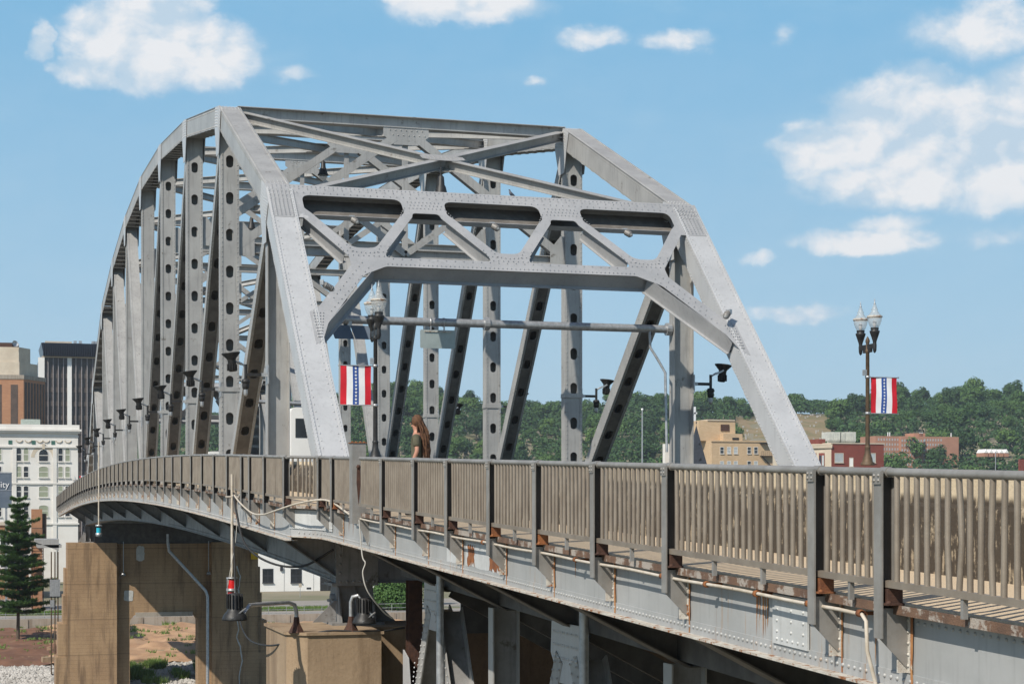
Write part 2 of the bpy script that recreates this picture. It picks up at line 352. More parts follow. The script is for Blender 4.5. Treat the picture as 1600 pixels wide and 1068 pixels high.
def leafmat(name, c1, c2, c3, sc=.5):
    m_ = bpy.data.materials.new(name); m_.use_nodes = True; t = NT(m_.node_tree)
    out = t.n('ShaderNodeOutputMaterial'); b = t.n('ShaderNodeBsdfPrincipled')
    g = t.n('ShaderNodeTexCoord').outputs['Object']; oi = t.n('ShaderNodeObjectInfo')
    col = t.mix(t.ramp(t.noise(g, sc, 4, .6), .35, .65), c1, c2)
    col = t.mix(t.m('MULTIPLY', oi.outputs['Random'], .8), col, c3)
    t.l(col, b.inputs[0]); b.inputs['Roughness'].default_value = .75; b.inputs['Specular IOR Level'].default_value = .2
    tr = t.n('ShaderNodeBsdfTranslucent'); t.l(col, tr.inputs[0]); mx = t.n('ShaderNodeMixShader'); mx.inputs[0].default_value = .22
    t.l(b.outputs[0], mx.inputs[1]); t.l(tr.outputs[0], mx.inputs[2]); t.l(mx.outputs[0], out.inputs[0])
    return m_
M['leafA'] = leafmat('broad_leaves', (0.0675, 0.135, 0.0338), (0.1013, 0.1823, 0.0473), (0.054, 0.1148, 0.0405))
M['leafB'] = leafmat('light_leaves', (0.1063, 0.1875, 0.05), (0.1375, 0.225, 0.0625), (0.0688, 0.1375, 0.0438))
M['leafC'] = leafmat('dark_leaves', (0.0432, 0.0945, 0.0297), (0.0675, 0.1283, 0.0405), (0.0405, 0.081, 0.0338))
M['needle'] = leafmat('pine_needles', (.085, .17, .05), (.13, .23, .07), (.09, .17, .055), 1.5)
M['grass'] = leafmat('bank_grass', (.13, .22, .05), (.19, .27, .08), (.15, .22, .06))
def glassmat(name, col, alpha):
    m_ = bpy.data.materials.new(name); m_.use_nodes = True; t = NT(m_.node_tree)
    out = t.n('ShaderNodeOutputMaterial'); b = t.n('ShaderNodeBsdfPrincipled'); b.inputs[0].default_value = (*col, 1); b.inputs['Roughness'].default_value = .15
    tr = t.n('ShaderNodeBsdfTransparent'); mx = t.n('ShaderNodeMixShader'); mx.inputs[0].default_value = alpha
    t.l(tr.outputs[0], mx.inputs[1]); t.l(b.outputs[0], mx.inputs[2]); t.l(mx.outputs[0], out.inputs[0]); return m_
M['globe'] = glassmat('frosted_globe_glass', (.5, .52, .52), .42)
M['redglass'] = mat('red_lens', (.6, .01, .01), (.45, .008, .008), 3, .2, spec=.8)
M['cyanglass'] = mat('cyan_lens', (.02, .45, .6), None, 3, .2, spec=.8)
M['soil'] = mat('red_brown_soil', (.46, .29, .17), (.32, .19, .11), .35, .95, 0, 0, .8, 3, c3=(.30, .20, .13), t3=.6, s3=.9, coord='World')
M['soil2'] = mat('rusty_mulch_bank', (.20, .10, .06), (.13, .065, .04), .4, .95, 0, 0, .8, 6, c3=(.24, .15, .09), t3=.58, s3=.6, coord='World')
M['gravelbed'] = mat('gravel_bed', (.34, .32, .29), (.2, .19, .17), 2.5, .95, 0, 0, .9, 8, coord='World')
M['stone'] = mat('pale_riprap_stone', (.47, .45, .42), (.33, .315, .29), .8, .9, coord='World')
M['townground'] = mat('town_ground', (.24, .21, .15), (.16, .16, .09), .05, .95, coord='World')
M['roadgrey'] = mat('pale_road', (.30, .27, .24), (.25, .23, .2), .3, .95, coord='World')
M['water'] = mat('river_water', (.05, .06, .045), (.04, .05, .035), .1, .08, bump=.3, bscale=1.5, coord='World', spec=.6)
M['skin'] = mat('skin', (.50, .26, .18), (.45, .22, .15), 4, .55)
M['shirt'] = mat('olive_cotton', (.10, .095, .06), (.08, .075, .05), 8, .9)
M['short'] = mat('dark_denim', (.04, .045, .06), (.03, .035, .045), 8, .9)
M['hair'] = mat('brown_dreadlock_hair', (.13, .062, .03), (.07, .033, .017), 25, .8, bump=.4, bscale=60)
M['yellow'] = mat('yellow_sign', (.7, .42, .02), None, 2, .6)
M['signback'] = mat('blank_sign_back', (.38, .43, .42), (.32, .37, .36), 2, .5, .3, .2)
M['signblue'] = mat('blue_grey_sign', (.13, .16, .2), (.10, .13, .17), 1, .6)

# ---------------------------------------------------------------- bridge geometry
XL, XR, P0Y, PN = 8.305, 21.2, 41.2, 11.0
XM = (XL+XR)/2
def R(Y):        # top of the hand rail: 2.94 % approach grade running into the crest over midspan
    if Y <= 46.2: return .0294*Y-.094
    if Y <= 146.2: return 1.264+.0294*(Y-46.2)-.000294*(Y-46.2)**2
    if Y <= 168: return 1.264-.0294*(Y-146.2)
    return .623-.0294*(Y-168)-.0012*(Y-168)**2
def Yn(n): return P0Y+PN*n
ZT = [None, 9.02, 13.72, 15.52, 16.62, 17.02, 16.62, 15.52, 13.72, 9.02]      # top chord centre line
def ZB(Y): return R(Y)-2.55                                                # bottom chord centre line
XF, XFM = 7.1, 6.5        # fascia on the approach and on the main span
XRA, XRM = 6.9, 6.3       # hand rail lines
STEP = [(37.3, 0), (37.9, .06), (38.4, .27), (38.9, .6)]

def member(mb, A, B, w, d, vdir, holes=0, rivets=0, solid_back=False, mi=0, inset=.6, cmi=0):
    """riveted box member: perforated or plain cover plate towards vdir, two web plates, battened back"""
    A = V(A); B = V(B); u = (B-A).normalized(); v = V(vdir); v = (v-u*v.dot(u)).normalized(); s_ = u.cross(v); L = (B-A).length; th = .02
    fl = .09
    def cover(off, hl, q_=0):
        O = A+v*off
        if hl:
            n = max(1, int((L-2*inset)/hl)); st = (L-2*inset)/n
            mb.plate([(-w/2, 0), (w/2, 0), (w/2, inset), (-w/2, inset)], [], O, s_, u, th, q_)
            mb.plate([(-w/2, L-inset), (w/2, L-inset), (w/2, L), (-w/2, L)], [], O, s_, u, th, q_)
            for i in range(n):
                a0 = inset+i*st; c0 = a0+st/2
                ov = [(.135*math.cos(2*PI*k/14), c0+(.09 if math.sin(2*PI*k/14) >= 0 else -.09)+.13*math.sin(2*PI*k/14)) for k in range(14)]
                mb.plate([(-w/2, a0), (w/2, a0), (w/2, a0+st), (-w/2, a0+st)], [ov], O, s_, u, th, q_)
        else: mb.plate([(-w/2, 0), (w/2, 0), (w/2, L), (-w/2, L)], [], O, s_, u, th, q_)
    cover(d/2, holes, cmi)
    if solid_back or holes: cover(-d/2, 0)
    else:
        k = int(L/.55)
        for i in range(k):
            if i % 2 == 0:
                a0 = L*i/k; mb.plate([(-w/2, a0), (w/2, a0), (w/2, a0+.3), (-w/2, a0+.3)], [], A-v*d/2, s_, u, th, mi)
    for sg in (-1, 1):
        mb.bar(A+s_*sg*(w/2-.012), B+s_*sg*(w/2-.012), d-.03, .018, v, mi)
        mb.bar(A+s_*sg*(w/2-fl/2+.015)+v*(d/2+.03), B+s_*sg*(w/2-fl/2+.015)+v*(d/2+.03), fl, .016, s_, mi)
    if rivets:
        for sg in (-1, 1):
            o = s_*sg*(w/2-.045)+v*(d/2+.038); mb.rivrow(A+o, B+o, v, rivets, .02, mi)
            for q in (.06, -.06):
                o = s_*sg*(w/2)+v*(d/2-.07 if q > 0 else -d/2+.07); mb.rivrow(A+o, B+o, s_*sg, rivets, .018, mi)

bridge = thing('truss_bridge', 'silver riveted steel through truss bridge with portal frame over the river', 'bridge', (XM, P0Y, -3))
def gusset(mb, X, n, sg, big=.75):      # joint plates with closely spaced rivets on the outer and inner sides
    zc = ZT[n]; y = Yn(n)
    a = math.atan2(ZT[n]-(ZT[n-1] if n > 1 else ZB(Yn(0))), PN); b = math.atan2((ZT[n+1] if n < 9 else ZB(Yn(10)))-ZT[n], PN)
    pa = V(0, -math.cos(a), -math.sin(a)); pb = V(0, math.cos(b), math.sin(b)); up = V(0, 0, 1)
    na = V(0, -math.sin(a), math.cos(a)); nb = V(0, -math.sin(b), math.cos(b)); c0 = V(0, y, zc)
    pts = [c0+pa*big+na*.37, c0+(na+nb).normalized()*.4, c0+pb*big+nb*.37, c0+pb*big-nb*.37, c0+V(0, .33, -1.35), c0+V(0, -.33, -1.35), c0+pa*big-na*.37]
    for s2 in (-1, 1):
        x = X+s2*.385
        mb.plate([(p.y, p.z) for p in pts], [], V(x, 0, 0), V(0, 1, 0), V(0, 0, 1), .016*s2, 0)
        if n <= 6:
            for k in range(4):
                for q, nn_ in ((pa, na), (pb, nb)):
                    o = c0+q*(.12+k*.19); mb.rivrow(V(x+.017*s2, 0, 0)+o+nn_*.3, V(x+.017*s2, 0, 0)+o-nn_*.3, (s2, 0, 0), .09, .021)
    for q, nn_, in ((pa, na), (pb, nb)):      # rivet rows across the top cover
        for k in range(3):
            o = c0+q*(.14+k*.2)+nn_*.405; mb.rivrow(o+V(X-.3, 0, 0), o+V(X+.3, 0, 0), nn_, .1, .02)
for X in (XL, XR):
    sg = -1 if X == XL else 1
    for n0, n1, z0, z1 in ((0, 1, ZB(Yn(0)), ZT[1]), (10, 9, ZB(Yn(10)), ZT[9])):
        b = MB(); member(b, (X, Yn(n0), z0), (X, Yn(n1), z1), .76, .72, (0, -1 if n0 == 0 else 1, .9), 0, .14 if n0 == 0 else 0)
        if n0 == 0:      # second rivet line inboard of the edge angles
            A = V(X, Yn(0), z0); Bq = V(X, Yn(1), z1); u = (Bq-A).normalized(); v = V(0, -u.z, u.y)
            for s2 in (-1, 1):
                o = V(s2*.235, 0, 0)+v*.385; b.rivrow(A+o, Bq+o, v, .28, .02)
        b.build('end_post', [M['steel_lt']], bridge)
    for n in range(1, 9):
        b = MB(); member(b, (X, Yn(n), ZT[n]), (X, Yn(n+1), ZT[n+1]), .74, .72, (0, 0, 1), 0, .16 if n < 6 else 0)
        b.build('top_chord', [M['steel']], bridge)
    b = MB()
    for n in range(1, 10): gusset(b, X, n, sg)
    b.build('gusset_plate', [M['steel_lt']], bridge)
    for n in range(1, 10):
        b = MB(); y = Yn(n); zb = ZB(y); zt = ZT[n]-.35
        if n in (1, 9):       # plain H-section hangers at the end joints
            b.bar((X-.32, y, zb), (X-.32, y, zt), .42, .025, (0, 1, 0)); b.bar((X+.32, y, zb), (X+.32, y, zt), .42, .025, (0, 1, 0))
            b.box((X-.31, y-.012, zb), (X+.31, y+.012, zt))
        else: member(b, (X, y, zb), (X, y, zt), .64, .5, (0, -1, 0), 1.3 if n <= 4 or X == XR else 0, .17 if n <= 6 else 0)
        b.build('vertical_post', [M['steel']], bridge)
    for n in range(1, 9):
        if n < 5: a, c_ = (X, Yn(n), ZT[n]-.3), (X, Yn(n+1), ZB(Yn(n+1)))
        else: a, c_ = (X, Yn(n+1), ZT[n+1]-.3), (X, Yn(n), ZB(Yn(n)))
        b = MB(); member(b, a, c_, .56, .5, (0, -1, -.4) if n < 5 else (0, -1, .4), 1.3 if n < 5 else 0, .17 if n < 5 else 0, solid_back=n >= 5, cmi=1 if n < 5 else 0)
        b.build('diagonal_brace', [M['steel'], M['grime_shade']], bridge)
    b = MB(); path = [(X, Yn(i/4)) for i in range(41)]
    b.sweep(path, [(.34, -.42), (.34, .42), (.3, .42), (.3, -.42)], ZB); b.sweep(path, [(-.34, -.42), (-.34, .42), (-.3, .42), (-.3, -.42)], ZB)
    b.sweep(path, [(.38, -.45), (.38, -.42), (-.38, -.42), (-.38, -.45)], ZB); b.sweep(path, [(.37, .42), (.37, .45), (-.37, .45), (-.37, .42)], ZB)
    if X == XL:
        for i in range(200):
            y = Yn(0)+i*.2
            if y < 85:
                for dz in (-.33, .33): b.rivet((X-.345, y, ZB(y)+dz), (-1, 0, 0), .02)
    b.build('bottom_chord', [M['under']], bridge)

# portal frame in the plane of the end posts
def portal(near=True):
    U = V(0, Yn(1) if near else Yn(9), 9.02); Lo = V(0, Yn(0) if near else Yn(10), ZB(Yn(0)))
    d = (Lo-U).normalized(); n = V(0, d.z, -d.y)
    if n.z < 0: n = -n
    fp = U+n*.39
    def W(s_, t_, dep=0): return fp+V(s_, 0, 0)+d*t_+n*dep
    def mir(pts): return [(2*XM-x, y) for x, y in pts]
    half = [(8.86, 1.47), (9.93, 3.3), (9.93, 3.72), (8.74, 5.7), (8.45, 5.95), (8.45, 7.35), (8.66, 7.2), (8.9, 6.44), (10.25, 4.15), (10.95, 3.72)]
    hr = [0, .2, .3, .5, 0, 0, 0, .6, .6, .3]
    left = rounded([(7.9, 1.47)]+half+[(14.75, 3.72)], [0]+hr+[0])
    outer = [(7.9, -.22)]+left+list(reversed(mir(left)))+[(2*XM-7.9, -.22)]
    seen = []; [seen.append(p) for p in outer if not seen or (abs(p[0]-seen[-1][0])+abs(p[1]-seen[-1][1])) > 1e-4]
    outer = seen
    holes = []
    for c0 in (10.43, 14.75, 19.07):
        holes.append(rounded([(c0-1.5, .3), (c0-1.5, .98), (c0-1.33, 1.2), (c0-.34, 2.86), (c0+.34, 2.86), (c0+1.33, 1.2), (c0+1.5, .98), (c0+1.5, .3)], [.28, .2, .1, .4, .4, .1, .2, .28]))
    for c0 in (12.59, 16.91):
        holes.append(rounded([(c0-.4, .98), (c0-.45, 1.2), (c0-1.5, 2.95), (c0-1.6, 3.28), (c0+1.6, 3.28), (c0+1.5, 2.95), (c0+.45, 1.2), (c0+.4, .98)], [.3, .1, .15, .2, .2, .15, .1, .3]))
    b = MB()
    b.plate(outer, holes, fp, V(1, 0, 0), d, .018)
    if near:
        nn = n; k = .022
        def rr(a, c_, st=.13): b.rivrow(W(*a, k), W(*c_, k), nn, st, .017)
        rr((8.1, -.12), (21.4, -.12)); rr((8.1, .0), (21.4, .0), .26); rr((8.8, .2), (20.7, .2), .2)
        rr((11.0, 3.62), (18.5, 3.62)); rr((11.2, 3.36), (18.3, 3.36), .26)
        for c0 in (10.43, 14.75, 19.07):
            for sg in (-1, 1):
                for o in (-.12, .12):
                    if not (c0+sg*1.9 < 8.9 or c0+sg*1.9 > 20.6) or True:
                        rr((c0+sg*(.62+o), 2.75), (c0+sg*(.5+o*1.2), 3.05), .12)
            for kx in range(-4, 5):
                b.rivet(W(c0+kx*.13, 3.12-.02*abs(kx), k), nn, .017); b.rivet(W(c0+kx*.15+.07, 3.25, k), nn, .017)
        for c0 in (12.59, 16.91):
            for kx in range(-4, 5):
                for ky in range(3): b.rivet(W(c0+kx*.12+(ky % 2)*.06, .42+ky*.16, k), nn, .017)
            for sg in (-1, 1): rr((c0+sg*.62, .75), (c0+sg*.8, 1.15), .1)
        for kx in range(7):
            for s2 in (0, 1):
                x = 7.98+kx*.12; x = 2*XM-x if s2 else x
                rr((x, .1), (x, 1.38), .105)
        for s2 in (0, 1):
            f_ = (lambda x: 2*XM-x) if s2 else (lambda x: x)
            for kk in range(4): rr((f_(8.55+kk*.09), 6.0), (f_(8.55+kk*.03), 7.05), .12)
            rr((f_(9.2), 5.3), (f_(10.25), 3.6), .22); rr((f_(9.05), 5.9), (f_(10.4), 3.85), .22)
    D = .5
    def web(a, c_, fw=.2):
        A = W(*a); Bq = W(*c_); u = (Bq-A).normalized()
        b.bar(A-n*D/2, Bq-n*D/2, D-.01, .016, n); b.bar(A-n*D, Bq-n*D, fw, .018, u.cross(n))
    for c0 in (10.43, 14.75, 19.07):
        for sg in (-1, 1): web((c0+sg*1.52, 1.2), (c0+sg*.56, 2.95))
    for s2 in (0, 1):
        f_ = (lambda x: 2*XM-x) if s2 else (lambda x: x)
        web((f_(10.6), 3.8), (f_(8.75), 6.65)); web((f_(9.9), 3.75), (f_(8.8), 5.7), .1)
    web((10.5, 3.68), (19.0, 3.68), .26)
    web((8.7, -.18), (20.8, -.18), .2)
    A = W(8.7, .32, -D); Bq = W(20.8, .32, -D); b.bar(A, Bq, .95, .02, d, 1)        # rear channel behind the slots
    A = W(8.7, .8, -D+.08); Bq = W(20.8, .8, -D+.08); b.bar(A, Bq, .16, .02, n)
    b.build('portal_frame', [M['steel_pf'], M['grime_shade']], bridge)
    return W
WP = portal(True)
portal(False)
# floor, sway frames and laterals
for n in range(2, 9):
    b = MB(); y = Yn(n); zt = ZT[n]+.2; zl = [0, 0, 9.1, 11.0, 12.2, 12.7, 12.2, 11.0, 9.1][n]
    b.ibeam((XL+.3, y, zt), (XR-.3, y, zt), (0, 0, 1), .42, .42)
    b.ibeam((XL+.3, y, zl), (XR-.3, y, zl), (0, 0, 1), .34, .28)
    b.plate([(-.85, -.3), (.85, -.3), (.85, -.62), (.45, -.95), (-.45, -.95), (-.85, -.62)], [], (XM, y-.17, zt+.12), (1, 0, 0), (0, 0, 1), .015)
    for i in range(-3, 4):
        for j in range(2): b.rivet((XM+i*.2+.1*j, y-.19, zt-.3-j*.18), (0, -1, 0), .022)
    for sg in (-1, 1):
        b.bar((XM+sg*.4, y-.14, zt-.55), (XM+sg*6.1, y-.14, zl+.1), .3, .1, (0, 0, 1))
        b.bar((XM+sg*.4, y+.12, zt-.55), (XM+sg*6.1, y+.12, zl+.1), .3, .04, (0, 0, 1))
        b.plate([(-.5, -.3), (.3, -.3), (.3, .9), (-.1, .9), (-.5, .4)] if sg > 0 else [(-.3, -.3), (.5, -.3), (.5, .4), (.1, .9), (-.3, .9)], [], (XM+sg*6.05, y-.17, zl), (1, 0, 0), (0, 0, 1), .015)
        b.bar((XM+sg*3.1, y-.13, (zt+zl)/2-.2), (XM, y-.13, zl), .24, .05, (0, 0, 1))
    b.bar((XM, y, zt-.2), (XM, y, zl), .2, .12, (1, 0, 0))
    b.build('sway_frame', [M['steel']], bridge)
for n in range(1, 9):
    b = MB(); z0, z1 = ZT[n]+(.1 if n > 1 else .05), ZT[n+1]+(.1 if n < 8 else .05)
    a, c_ = V(XL+.4, Yn(n), z0), V(XR-.4, Yn(n+1), z1); e, g = V(XR-.4, Yn(n), z0), V(XL+.4, Yn(n+1), z1)
    up = (c_-a).cross(g-e).normalized(); up = up if up.z > 0 else -up
    b.ibeam(a, c_, up, .34, .26); mid = (a+c_)/2
    for p, q in ((e, mid), (g, mid)): dd = (mid-p).normalized(); b.ibeam(p, mid-dd*.14, up, .34, .26)
    for s2 in (1, -1):
        o = mid+up*s2*.18; u1 = V(1, 0, 0); u2 = up.cross(u1).normalized()
        b.plate([(-.75, -.2), (-.35, -.42), (.35, -.42), (.75, -.2), (.75, .2), (.35, .42), (-.35, .42), (-.75, .2)], [], o, u1, u2, .012*s2)
        if n < 3:
            for i in range(-4, 5):
                for j in (-1, 0, 1): b.rivet(o+u1*(i*.15)+u2*(j*.13)+up*.014*s2, up*s2, .02)
    b.build('lateral_brace', [M['steel']], bridge)
pathm = [(14.75, 41+i*1.0) for i in range(0, 129)]
b = MB()
b.sweep([(x, y) for x, y in pathm], [(5.6, -1.45), (5.6, -1.2), (-5.6, -1.2), (-5.6, -1.45)], R); b.build('roadway', [M['asphalt']], bridge)
b = MB(); b.sweep(pathm, [(6.1, -1.45), (6.1, -.62), (5.8, -.2), (5.6, -.2), (5.6, -1.45)], R); b.build('curb_parapet', [M['parapet']], bridge)
b = MB(); b.sweep(pathm, [(-5.6, -1.45), (-5.6, -.2), (-5.8, -.2), (-6.1, -.62), (-6.1, -1.45)], R); b.build('curb_parapet', [M['parapet']], bridge)
for i in range(11):
    b = MB(); y = Yn(i); z = R(y); b.box((XL+.34, y-.02, z-3.0), (XR-.34, y+.02, z-1.5)); b.box((XL+.34, y-.15, z-3.02), (XR-.34, y+.15, z-3.0)); b.build('floor_beam', [M['steel']], bridge)
for i, (yy, dz) in enumerate(((149.6, -4.6), (152.5, -4.6), (157, -4.5), (163, -4.4))):
    b = MB(); b.box((XL+.3, yy-.05, R(yy)+dz), (XR-.3, yy+.05, R(yy)-1.5)); b.build('end_floor_girder', [M['steel_dk']], bridge)
for i in range(7):
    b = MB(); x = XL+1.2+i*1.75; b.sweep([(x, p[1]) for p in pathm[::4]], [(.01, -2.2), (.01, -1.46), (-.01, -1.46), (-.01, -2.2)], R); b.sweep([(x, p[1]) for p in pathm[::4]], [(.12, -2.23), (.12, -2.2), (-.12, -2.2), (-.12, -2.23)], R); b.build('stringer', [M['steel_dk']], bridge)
b = MB()
for i in range(10):
    for a, c_ in (((XL, i), (XR, i+1)), ((XR, i), (XL, i+1))):
        b.bar((a[0], Yn(a[1]), ZB(Yn(a[1]))-.3), (c_[0], Yn(c_[1]), ZB(Yn(c_[1]))-.3), .2, .1, (1, 0, 0))
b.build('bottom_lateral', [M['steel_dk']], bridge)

def plan(y, base):      # rail / fascia line: steps out .6 m to clear the end post
    if y <= STEP[0][0]: return base
    for (a, p), (c_, q) in zip(STEP, STEP[1:]):
        if y <= c_: return base-(p+(q-p)*(y-a)/(c_-a))
    return base-.6
PA = [2+i for i in range(36)]+[37.3, 37.6, 37.9, 38.15, 38.4, 38.65, 38.9]; PM = [38.9]+[40+i for i in range(0, 129)]
mainposts = [41.3, 43.7, 45.1, 47.9]+[50.8+2.93*i for i in range(41)]
appposts = [4.6, 6.9, 9.2, 12.66, 13.85, 17.3, 19.6, 21.9, 24.1, 26.5, 28.7, 31.2, 36.0]

def fascia(ys, base, posts, parent, zbot, riv_to, strk=True):
    path = [(plan(y, base), y) for y in ys]
    b = MB(); b.sweep(path, [(0, zbot+.01), (0, -1.16), (-.012, -1.16), (-.012, zbot+.01)], R)
    b.sweep(path, [(.012, zbot), (.012, zbot+.13), (.0, zbot+.13), (.0, zbot)], R)
    for y0 in [p_[1] for p_ in path][:-1]: pass
    y = ys[0]
    while y < riv_to:
        if y > 7:
            x = plan(y, base); b.rivet((x-.013, y, R(y)+zbot+.075), (-1, 0, 0), .0165 if y < 36 else .022)
            b.rivet((x-.001, y, R(y)-1.23), (-1, 0, 0), .0145)
        y += .105 if y < 25 else .14
    b.build('fascia_girder', [M['fascia']], parent)
    b = MB(); b.sweep(path, [(.13, zbot-.02), (.13, zbot), (-.13, zbot), (-.13, zbot-.02)], R); b.build('flange_angle', [M['rustpaint']], parent)
    b = MB(); b.sweep(path, [(.15, -1.165), (.15, -1.09), (.136, -1.09), (.136, -1.15), (0, -1.15), (.0, -1.165)], R); b.build('edge_channel', [M['edgerust']], parent)
    for y in posts:
        if y < ys[0] or y > ys[-1]: continue
        x = plan(y, base); z = R(y); b = MB()
        b.box((x-.1, y-.01, z+zbot+.14), (x-.002, y+.01, z-1.17)); b.box((x-.02, y-.06, z+zbot+.14), (x-.004, y+.05, z-1.17))
        if y < 60:
            for i in range(5): b.rivet((x-.022, y-.04, z+zbot+.2+i*.09), (-1, 0, 0), .013)
        b.build('stiffener', [M['rustpaint']], parent)
        if strk:
            b = MB(); r_ = random.Random(int(y*10)); w0 = r_.uniform(.008, .05)
            pts = []; zt = z-1.17; zb = z+zbot+.005
            for i in range(9): pts.append((-.07-w0*r_.uniform(.5, 1.25), zt+(zb-zt)*i/8))
            pts = [(-.062, zt)]+pts+[(-.062, zb)]
            b.plate([(p[0], p[1]-z) for p in pts], [], (x-.003-.012, y, z), (0, 1, 0), (0, 0, 1), -.002); b.build('rust_streak', [M['ruststreak']], parent)
fascia(PM, XF, mainposts, bridge, -1.87, 76)
b = MB(); b.sweep([(plan(y, XF), y) for y in PM], [(.1, -1.14), (.1, -1.08), (-2.3, -1.08), (-2.3, -1.14)], R); b.build('sidewalk', [M['walk']], bridge)
def bracket(mb, y, x0, z0, x1, z1, ztop):      # tapered cantilever under the sidewalk
    mb.plate([(x0, z0), (x1, z1), (x1, ztop), (x0, ztop)], [], (0, y, 0), (1, 0, 0), (0, 0, 1), .016)
    mb.bar((x0, y, z0-.01), (x1, y, z1-.01), .34, .02, (0, 1, 0), 1)
for i in range(11):
    y = Yn(i); z = R(y); b = MB(); bracket(b, y, XFM+.02, z-1.86, XL-.34, z-2.85, z-1.15); b.build('sidewalk_bracket', [M['under'], M['steel_dk']], bridge)
    if i < 10:
        y = Yn(i+.5); z = R(y); b = MB(); bracket(b, y, XFM+.02, z-1.6, XL-.34, z-2.0, z-1.15); b.build('sidewalk_bracket', [M['under'], M['steel_dk']], bridge)

# bearings
def shoe(X, Y, zt, zb, parent, k=1.0):
    b = MB(); h = zt-zb
    b.box((X-.55, Y-.5, zt-.06), (X+.55, Y+.5, zt)); b.box((X-.62, Y-.9, zb), (X+.62, Y+.9, zb+.07))
    for sg in (-1, 0, 1): b.plate([(-.42, h-.06), (.42, h-.06), (.82, .07), (-.82, .07)], [], (X+sg*.4, Y, zb), (0, 1, 0), (0, 0, 1), .035)
    b.plate([(-.42, h-.06), (.42, h-.06), (.42, .07), (-.42, .07)], [], (X, Y-.36, zb), (1, 0, 0), (0, 0, 1), .03)
    b.box((X-.5, Y-.42, zb+h*.52), (X+.5, Y+.42, zb+h*.58)); b.lathe([(.001, -.5), (.11, -.5), (.11, .5), (.001, .5)], (X, Y, zb+h*.62), 12, ax=(1, 0, 0))
    for sx in (-1, 1): b.plate([(0, .07), (.55, .07), (0, h*.62)] if sx > 0 else [(0, .07), (0, h*.62), (-.55, .07)], [], (X+sx*.44, Y-.37, zb), (1, 0, 0), (0, 0, 1), .03)
    b.build('bearing', [M['under']], parent)
for X in (XL, XR): shoe(X, Yn(0), ZB(Yn(0))-.45, -2.86, bridge); shoe(X, Yn(10), ZB(Yn(10))-.45, -3.3, bridge)
b = MB()
for X in (XL,):
    for s2 in (-1, 1):
        b.plate([(-.6, -.95), (.6, -.95), (.75, -.2), (.9, .5), (-.9, .5), (-.75, -.2)], [], (X+s2*.36, Yn(0), ZB(Yn(0))+.45), (0, 1, 0), (0, 0, 1), .02)
        for i in range(6):
            for j in range(3): b.rivet((X+s2*.39, Yn(0)-.5+i*.2, ZB(Yn(0))-.35+j*.22), (s2, 0, 0), .025)
    b.plate([(-.5, -.95), (.5, -.95), (.5, .3), (-.5, .3)], [], (X, Yn(0)-.7, ZB(Yn(0))+.45), (1, 0, 0), (0, 0, 1), .02)
    for i in range(6): b.rivet((X-.4+i*.16, Yn(0)-.72, ZB(Yn(0))-.4), (0, -1, 0), .03); 
    for i in range(4): b.rivet((X-.4, Yn(0)-.72, ZB(Yn(0))-.2+i*.2), (0, -1, 0), .03)
b.build('shoe_gusset', [M['under']], bridge)

# ---------------------------------------------------------------- approach span
app = thing('approach_viaduct', 'riveted grey approach viaduct with rust-streaked side girder and concrete parapet', 'viaduct', (14.75, 20, -4))
pa = [(14.75, 2+i) for i in range(39)]
fascia(PA, XF, appposts, app, -1.78, 38.7)
b = MB(); b.sweep([(plan(y, XF), y) for y in PA], [(.1, -1.14), (.1, -1.08), (-2.1, -1.08), (-2.1, -1.14)], R); b.build('walkway', [M['walk']], app)
b = MB(); b.sweep(pa, [(5.35, -1.5), (5.35, -1.2), (-5.35, -1.2), (-5.35, -1.5)], R); b.build('roadway', [M['asphalt']], app)
PAR = [(2+i) for i in range(42)]
b = MB(); b.sweep([(9.1, y) for y in PAR], [(0, -1.5), (0, -.34), (-.02, -.30), (-.02, -.0), (-.05, .02), (-.28, .02), (-.3, 0), (-.3, -1.5)], lambda y: .0294*y-.094-.07); b.build('parapet', [M['parapet']], app)
b = MB(); b.sweep([(20.4, y) for y in PAR], [(0, -1.5), (0, 0), (-.3, 0), (-.3, -1.5)], lambda y: .0294*y-.094-.3); b.build('parapet', [M['parapet']], app)
b = MB(); b.sweep([(22.6, y) for y in PAR], [(0, -1.78), (0, -1.1), (-.02, -1.1), (-.02, -1.78)], R); b.sweep([(20.1, y) for y in PAR], [(0, -1.12), (0, -1.05), (-2.5, -1.05), (-2.5, -1.12)], R); b.build('far_fascia', [M['fascia']], app)
for i in range(8):
    y = 34.6-4.27*i; z = R(y); b = MB(); bracket(b, y, XF+.02, z-1.77, 8.9, z-2.7, z-1.15); b.build('sidewalk_bracket', [M['steel_dk'], M['grime_shade']], app)
    b = MB(); b.box((8.9, y-.02, z-2.7), (20.6, y+.02, z-1.5)); b.box((8.9, y-.15, z-2.72), (20.6, y+.15, z-2.7)); b.build('floor_beam', [M['steel_dk']], app)
